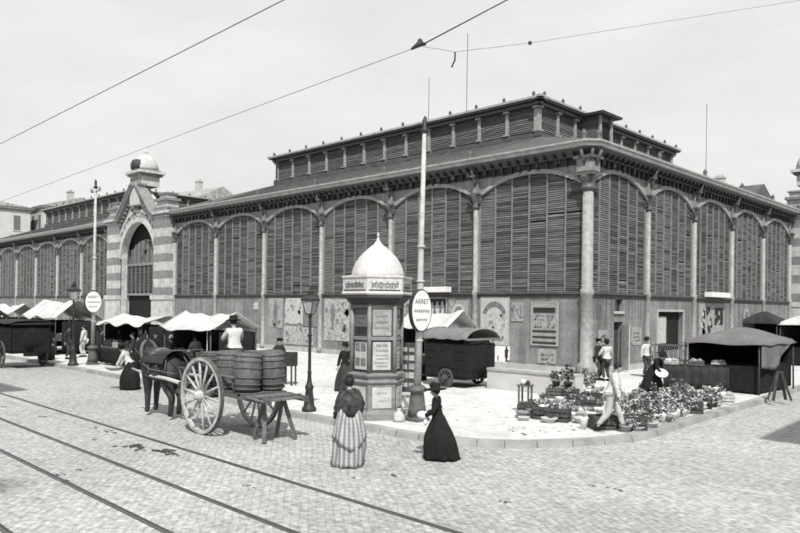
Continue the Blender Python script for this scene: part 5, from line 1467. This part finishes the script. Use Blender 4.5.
# baskets
for (x, y, lb) in ((632, 429, 'round wicker basket at the kerb between the man in white and the small dark box'), (578, 418, 'round wicker basket in front of the middle crates'), (714, 405, 'round wicker basket near the right end of the flower heap')):
    m = MB().use(M_straw); m.lathe([(.2, 0), (.27, .16), (.29, .2), (.25, .2), (.2, .1), (.01, .08)], (0, 0, 0), 20, mod=lambda a, z: 1+.02*math.sin(20*a)); goods_pile(m, .3, .3, .18, 14, int(x), (M_bloom, M_leafm, M_goods))
    tag(m.build('basket', None, None, push_in(P(x, y, .14), .2)), lb, 'basket', 'baskets of the flower market')

person(push_in(P(612, 432, .14), .35), face_dir(.9, -.2), 'man in white shirt and trousers striding beside the flower heap', h=1.64, lean=14, top=M_shirt, legs=M_trouser, hat=None, lfoot=(-.1, .32, .1), rfoot=(.1, -.3, .12), lhand=(-.22, .4, .8), rhand=(.25, .2, .85))
person(P(597.5, 380, .14), face_dir(.8, -.6), 'man in dark clothes standing beside the corner column', h=1.66, top=M_jacket, legs=M_trouserd, hat='cap', detail=False)
person(P(606.5, 381, .14), face_dir(-.3, 1), 'man in a white shirt and dark trousers standing in front of the narrow door', h=1.62, top=M_shirt, legs=M_trouserd, hat='brim', lhand=(-.2, .3, 1.05), rhand=(.2, .3, 1.05), detail=False)
person(P(646, 377, .14), face_dir(.3, -1), 'man in a pale shirt and dark hat between the door and the railed handcart', h=1.66, top=M_shirt, legs=M_trouserd, hat='brim', detail=False)
person(P(652, 396, .14), face_dir(.7, -.7), 'stooping woman in black behind the flower heap holding a white dish', h=1.55, lean=30, skirt=M_black, top=M_black, female=True, hair='bun', hat='brim', lhand=(-.12, .42, .85), rhand=(.14, .42, .85), skirt_r=.4, detail=False)
m = MB(); m.lathe([(.1, 0), (.2, .03), (.21, .05), (.12, .02), (.01, .015)], (0, 0, 0), 20); o = m.build('dish', M_enamel, None, P(652, 396, .14)+RW*.15-FW*.42+Vector((0, 0, .78))); o.rotation_euler = (rad(40), 0, rad(40))
tag(o, 'round white dish held by the stooping woman in black', 'dish')

# long dark covered table, railed handcart, tents on the right
p0 = P(664, 388, .14); p1 = P(728, 391, .14); dd = p1-p0; tl = dd.length; rz = math.atan2(dd.y, dd.x)
r = empty('market_table', (p0+p1)/2, rz, 'long table covered with dark cloth behind the flower heap', 'table')
m = MB(); m.box((-tl/2, -.4, .84), (tl/2, .4, .89)); m.build('table_top', M_wood, r)
m = MB(); m.slab(lambda u, v: ((u-.5)*(tl+.06), -.43+.03*math.sin(u*50), .06+.82*v), 40, 3, .015, (0, 1, 0)); m.slab(lambda u, v: ((u-.5)*(tl+.06), -.43+.86*v, .905+.006*math.sin(u*30)), 20, 3, .012); m.build('dark_cloth', M_darkcloth, r)
for (t, lb, k) in ((.12, 'pale crate at the left end of the long dark table', 2), (.5, 'wooden crate on the middle of the long dark table', 0), (.85, 'pale crate at the right end of the long dark table near the tent', 2)):
    q = p0.lerp(p1, t); q = q+Vector((0, 0, .775)); crate(q+Vector((0, 0, .005)), rz, lb, k, k, 'crates on the long dark table')
r = empty('handcart', P(673, 378, .14), PI/2+.1, 'light handcart with an open railed body in front of the shop opening', 'handcart')
m = MB()
for x in (-.45, .45):
    m.bar((x, -.8, .75), (x, .8, .75), .05, .06); m.bar((x, -.8, 1.4), (x, .8, 1.4), .04, .04)
    for k in range(9): m.bar((x, -.8+.2*k, .75), (x, -.8+.2*k, 1.4), .03, .03)
for y in (-.8, .8): m.bar((-.45, y, .75), (.45, y, .75), .05, .05); m.bar((-.45, y, 1.4), (.45, y, 1.4), .04, .04)
m.box((-.42, -.78, .78), (.42, .78, .81)); m.build('rack_body', M_wood, r)
wheel(r, -.55, .42, .42, ns=10, mt=M_wood, w=.05); wheel(r, .55, .42, .42, ns=10, mt=M_wood, w=.05)

def tent(loc, rz, label, w, d, ze, zp, cl, drop, seed):
    r = empty('tent_stall', loc, rz, label, 'stall', 'covered market stalls')
    m = MB(); q = random.Random(seed); ph = q.uniform(0, 6)
    def f(u, v):
        x = (u-.5)*w; y = (v-.5)*d; t = min(1, 2*min(u, 1-u)/.62*.5, 2*min(v, 1-v)*.5)*2
        return (x, y, ze+(zp-ze)*min(1, t)**.85+.025*math.sin(u*13+ph)*math.cos(v*9)-(.06 if min(u, 1-u, v, 1-v) < .03 else 0))
    m.slab(f, 24, 18, .02); m.build('canopy', cl, r)
    for sx in (-1, 1):
        for sy in (-1, 1):
            k = MB(); k.tube([(sx*(w/2-.1), sy*(d/2-.1), 0), (sx*(w/2-.12), sy*(d/2-.12), ze)], .03, 6); k.build('pole', M_wooddk, r)
    k = MB(); k.slab(lambda u, v: (w/2-.2-.02*math.sin(v*20), (u-.5)*(d-.3), .1+(ze-.2)*v), 16, 3, .015, (1, 0, 0)); k.build('painted_shade_back', M_black, r)  # added black sheet standing in for the shade inside the tent
    k = MB(); k.slab(lambda u, v: ((u-.5)*(w-.3), d/2-.2-.02*math.sin(v*20), .1+(ze-.2)*v), 16, 3, .015, (0, 1, 0)); k.build('painted_shade_rear', M_black, r)  # second added black sheet, darkening the hall side by colour
    k = MB(); k.box((-w/2+.25, -d/2+.2, .05), (w/2-.3, d/2-.3, .95)); k.build('counter', M_black, r)  # counter in black, shade beneath the canvas put into its colour
    if drop:
        k = MB(); k.slab(lambda u, v: ((u-.5)*(w*.72)-w*.1, -d/2+.04-.05*math.sin(u*14)*v, ze-.02-(.12+.95*min(1, (1-u)*1.9)*(1-.25*(1-u)))*v), 22, 8, .014, (0, 1, 0)); k.build('side_flap', M_grey, r)
    return r
M_tent = mat('grey_canvas', .15, .18, 2, .95, .4, 6)
tent(P(748, 392, .14)+Vector((-.6, .9, 0)), rad(88), 'dark stall under a low peaked grey canvas near the right kerb', 3.6, 2.8, 1.78, 2.28, M_tent, True, 3)
m = MB().use(M_wooddk)
for (x, q) in ((-.3, -1), (.3, 1)): m.bar((x*.2, 0, .9), (x, .15, 0), .08, .06); m.bar((x*.2, 0, .9), (x, -.2, 0), .08, .06)
m.bar((-.12, 0, .9), (.12, 0, .9), .1, .06)
tag(m.build('trestle', None, None, P(779, 400, .14), rad(45)), 'dark trestle standing on the kerb right of the grey tent', 'trestle')
t2 = tent(P(803, 366, .14)+Vector((.3, 1.6, 0)), rad(90), 'stall with a white pitched awning at the right edge', 3.8, 3.0, 2.25, 3.0, M_white, False, 9)
t3 = tent(P(764, 357, .14)+Vector((0, 0, 0)), rad(90), 'smaller dark gabled stall behind the grey tent', 2.6, 2.4, 2.2, 2.9, M_darkcloth, False, 10)

# background shoppers by the left stalls
bg = [(84, 357, M_shirt, M_shirt, None, 'person in a long white coat beside the far oval sign', False), (68, 359, M_jacket, M_trouserd, 'brim', 'man in dark clothes and hat beside the far lamp post', False), (101, 361, M_jacket, None, None, 'woman in dark dress at the left end of the gateway stall', True),
      (172, 377, M_darkcloth, None, 'brim', 'woman in a dark dress behind the horse', True), (195, 378, M_shirt, M_trouserd, 'cap', 'man in a white shirt between the horse and the cart wheel', False), (47, 360, M_black, None, None, 'woman in black beside the dark wagon', True),
      (118, 363, M_darkcloth, M_trouserd, 'cap', 'man in a dark smock under the left half of the gateway awning', False), (155, 372, M_black, M_trouserd, 'brim', 'man in a black coat under the right half of the gateway awning', False),
      (30, 356, M_jacket, None, 'brim', 'woman in a dark jacket and hat between the wagon and the white topped stall', True), (108, 352, M_black, M_trouserd, 'cap', 'man in black cap right behind the far oval sign', False),
      (133, 369, M_jacket, None, None, 'bareheaded woman in front of the middle of the gateway stall', True), (222, 376, M_black, None, 'brim', 'woman in black under the white canopy left of the driver', True), (240, 377, M_jacket, M_trouserd, 'brim', 'man in a dark jacket under the right end of the canopy behind the driver', False),
      (418, 380, M_black, None, None, 'woman in black between the tram pole and the dark handcart', True), (783, 376, M_jacket, M_trouserd, 'brim', 'man in dark clothes behind the trestle at the right edge', False), (712, 383, M_black, M_trouserd, 'cap', 'man in black cap behind the long dark table by the tent', False)]
for (x, y, tp, lg, ht, lb, fem) in bg:
    person(P(x, y, .14), rnd.uniform(0, 6), lb, h=1.58 if fem else 1.68, top=tp, legs=lg or M_trouserd, skirt=(M_black if fem else None), female=fem, hair='bun' if fem else 'short', hat=ht, detail=False, hat_mat=M_straw if x == 172 else None)

# straw, leaves and scraps lying about
lt = MB()
for i in range(420):
    if i < 260: p = P(rnd.uniform(500, 770), rnd.uniform(398, 436), KH+.004)
    else: p = P(rnd.uniform(110, 500), rnd.uniform(368, 425), KH+.004)
    pc = min(kline, key=lambda q: (q-p).length)
    if p.y < pc.y+.35 or (p.x > pc.x-.35 and p.y > -11): continue
    lt.use(rnd.choice((M_leafd, M_straw, M_leafm, M_wooddk, M_dung))); a = rnd.uniform(0, 6); u = Vector((math.cos(a), math.sin(a), 0))*rnd.uniform(.02, .07); v = Vector((-u.y, u.x, 0))*rnd.uniform(.2, .6)
    lt.face([p-u, p+v+Vector((0, 0, .012)), p+u, p-v])
tag(lt.build('litter'), 'straw, leaves and scraps littering the pavement round the stalls', 'litter', kind='stuff')

# ------------------------------------------------------------------ houses behind and across the street
def house(loc, rz, w, d, h, label, wall=M_house, roof=M_tile, rh=2.2, rows=4, cols=5, chim=2, hip=False, cat='house'):
    r = empty('house', loc, rz, label, cat)
    m = MB(); m.box((-w/2, -d/2, 0), (w/2, d/2, h)); m.build('wall', wall, r)
    m = MB(); m.box((-w/2-.4, -d/2-.4, h), (w/2+.4, d/2+.4, h+.3)); m.box((-w/2-.2, -d/2-.2, h-.3), (w/2+.2, d/2+.2, h)); m.build('cornice', M_bandstone, r)
    m = MB(); e = .5; z = h+.3; i = w*.25 if hip else 0
    a = [(-w/2-e, -d/2-e, z), (w/2+e, -d/2-e, z), (w/2+e, d/2+e, z), (-w/2-e, d/2+e, z)]; k0, k1 = (-w/2-e+i, 0, z+rh), (w/2+e-i, 0, z+rh)
    m.face([a[0], a[1], k1, k0]); m.face([a[2], a[3], k0, k1]); m.face([a[1], a[2], k1]); m.face([a[3], a[0], k0]); m.face(a)
    ro = m.build('roof', roof, r)
    for c in range(chim):
        x = -w/2+w*(c+.6)/(chim+.2); q = MB(); q.box((x-.6, -.4, z+rh*.4), (x+.6, .4, z+rh+1.3)); q.box((x-.7, -.5, z+rh+1.3), (x+.7, .5, z+rh+1.5))
        for t in (-.35, 0, .35): q.lathe([(.14, z+rh+1.5), (.1, z+rh+2.0)], (x+t, 0, 0), 8)
        q.build('chimney', M_houseg, ro)
    sh = h/rows
    for face_ in range(4):
        ww = w if face_ % 2 == 0 else d; dd_ = d if face_ % 2 == 0 else w; nc = max(2, int(cols*ww/w))
        for i in range(rows):
            for j in range(nc):
                x = -ww/2+ww*(j+.5)/nc; z0 = i*sh+sh*.25; z1 = z0+sh*.52
                q = MB(); q.T = Matrix.Rotation(face_*PI/2, 4, 'Z'); q.use(M_shutter); q.box((x-.5, -dd_/2-.03, z0), (x+.5, -dd_/2+.05, z1))
                wn = q.build('window', None, r)
                q = MB(); q.T = Matrix.Rotation(face_*PI/2, 4, 'Z'); q.box((x-.7, -dd_/2-.12, z0-.15), (x+.7, -dd_/2+.02, z0-.01)); q.build('window_sill', M_lightstone, wn)
    return r
hz = rad(0)
house(C(-70, 118), 0, 16, 12, 18.0, 'pale house with a dark cornice at the far left behind the hall wing', rh=.8, cols=5)
house(C(-57, 124), 0, 9, 12, 18.5, 'narrow grey house with a tall chimney behind the left wing roof', wall=M_houseg, rh=2.0, cols=3, chim=1)
house(C(-36, 128), rad(8), 12, 10, 20.6, 'house with a dark edged tiled roof just right of the gateway turret', rh=2.6, chim=1, wall=M_house)
house(C(-26, 130), rad(-4), 12, 10, 18.6, 'lower house with pale tiled roof and chimney behind the hall', rh=2.6, chim=2, wall=M_house)
house(C(42, 95), rad(0), 10, 8, 16.7, 'house with a dark roof peak above the right front eaves', rh=2.2, chim=1, roof=M_roof)
house(C(50.5, 92), rad(0), 9, 8, 14.6, 'low pale roofed house by the right gateway', rh=1.6, chim=1)
house((18.5+9, -16.3+22, 0), 0, 18, 44, 11.6, 'tall pale house across the side street on the right', rh=2.0, rows=3, cols=6)
house((-.6-25, -28.7-8, 0), 0, 50, 16, 15.6, 'long pale house across the street on the left', rh=2.2, rows=4, cols=16)

# ------------------------------------------------------------------ light and sky
w = bpy.data.worlds.new('World'); sc.world = w; w.use_nodes = True
N = w.node_tree.nodes; Lk = w.node_tree.links; bgn = N['Background']
sky = N.new('ShaderNodeTexSky'); sky.sky_type = 'NISHITA'; sky.sun_disc = False; sky.sun_elevation = SUN_EL
to_sun = -SUN_DIR
sky.sun_rotation = math.atan2(to_sun.x, to_sun.y); sky.dust_density = 3; sky.air_density = 1.2
bw_ = N.new('ShaderNodeRGBToBW'); Lk.new(sky.outputs[0], bw_.inputs[0])
tc = N.new('ShaderNodeTexCoord'); mp = N.new('ShaderNodeMapping'); mp.inputs['Scale'].default_value = (1, 1, 3); Lk.new(tc.outputs['Generated'], mp.inputs[0])
cn = N.new('ShaderNodeTexNoise'); cn.inputs['Scale'].default_value = 3.4; cn.inputs['Detail'].default_value = 9; cn.inputs['Roughness'].default_value = .6; Lk.new(mp.outputs[0], cn.inputs[0])
mr = N.new('ShaderNodeMapRange'); mr.inputs['From Min'].default_value = .3; mr.inputs['From Max'].default_value = .7; mr.inputs['To Min'].default_value = 8.4; mr.inputs['To Max'].default_value = 9.8; Lk.new(cn.outputs['Fac'], mr.inputs['Value'])
mx = N.new('ShaderNodeMix'); mx.data_type = 'FLOAT'; mx.inputs[0].default_value = .88; Lk.new(bw_.outputs[0], mx.inputs[2]); Lk.new(mr.outputs[0], mx.inputs[3])
cb = N.new('ShaderNodeCombineColor')
for ch, k in (('Red', 1.0), ('Green', .995), ('Blue', .98)):
    q = N.new('ShaderNodeMath'); q.operation = 'MULTIPLY'; q.inputs[1].default_value = k; Lk.new(mx.outputs[0], q.inputs[0]); Lk.new(q.outputs[0], cb.inputs[ch])
Lk.new(cb.outputs[0], bgn.inputs['Color']); bgn.inputs['Strength'].default_value = .1

sl = bpy.data.lights.new('sun', 'SUN'); sl.energy = 4.8; sl.angle = rad(.6); sl.color = (1, .99, .97)
so_ = bpy.data.objects.new('sun', sl); col.objects.link(so_)
dv = Vector((SUN_DIR.x*math.cos(SUN_EL), SUN_DIR.y*math.cos(SUN_EL), -math.sin(SUN_EL)))
so_.rotation_euler = dv.to_track_quat('-Z', 'Y').to_euler()

cam = bpy.data.cameras.new('camera'); co = bpy.data.objects.new('camera', cam); col.objects.link(co)
cam.sensor_width = 36; cam.lens = 36*FPX/800; cam.shift_y = (307.5-266.5)/800; cam.clip_end = 3000; cam.clip_start = .1
co.matrix_world = Matrix.Translation(CAM) @ Matrix((( RR.x, UU.x, -FW.x), (RR.y, UU.y, -FW.y), (RR.z, UU.z, -FW.z))).to_4x4()
sc.camera = co
sc.render.engine = 'CYCLES'
sc.cycles.filter_width = 2.0
sc.view_settings.view_transform = 'Standard'; sc.view_settings.look = 'None'; sc.view_settings.exposure = 0; sc.view_settings.gamma = 1
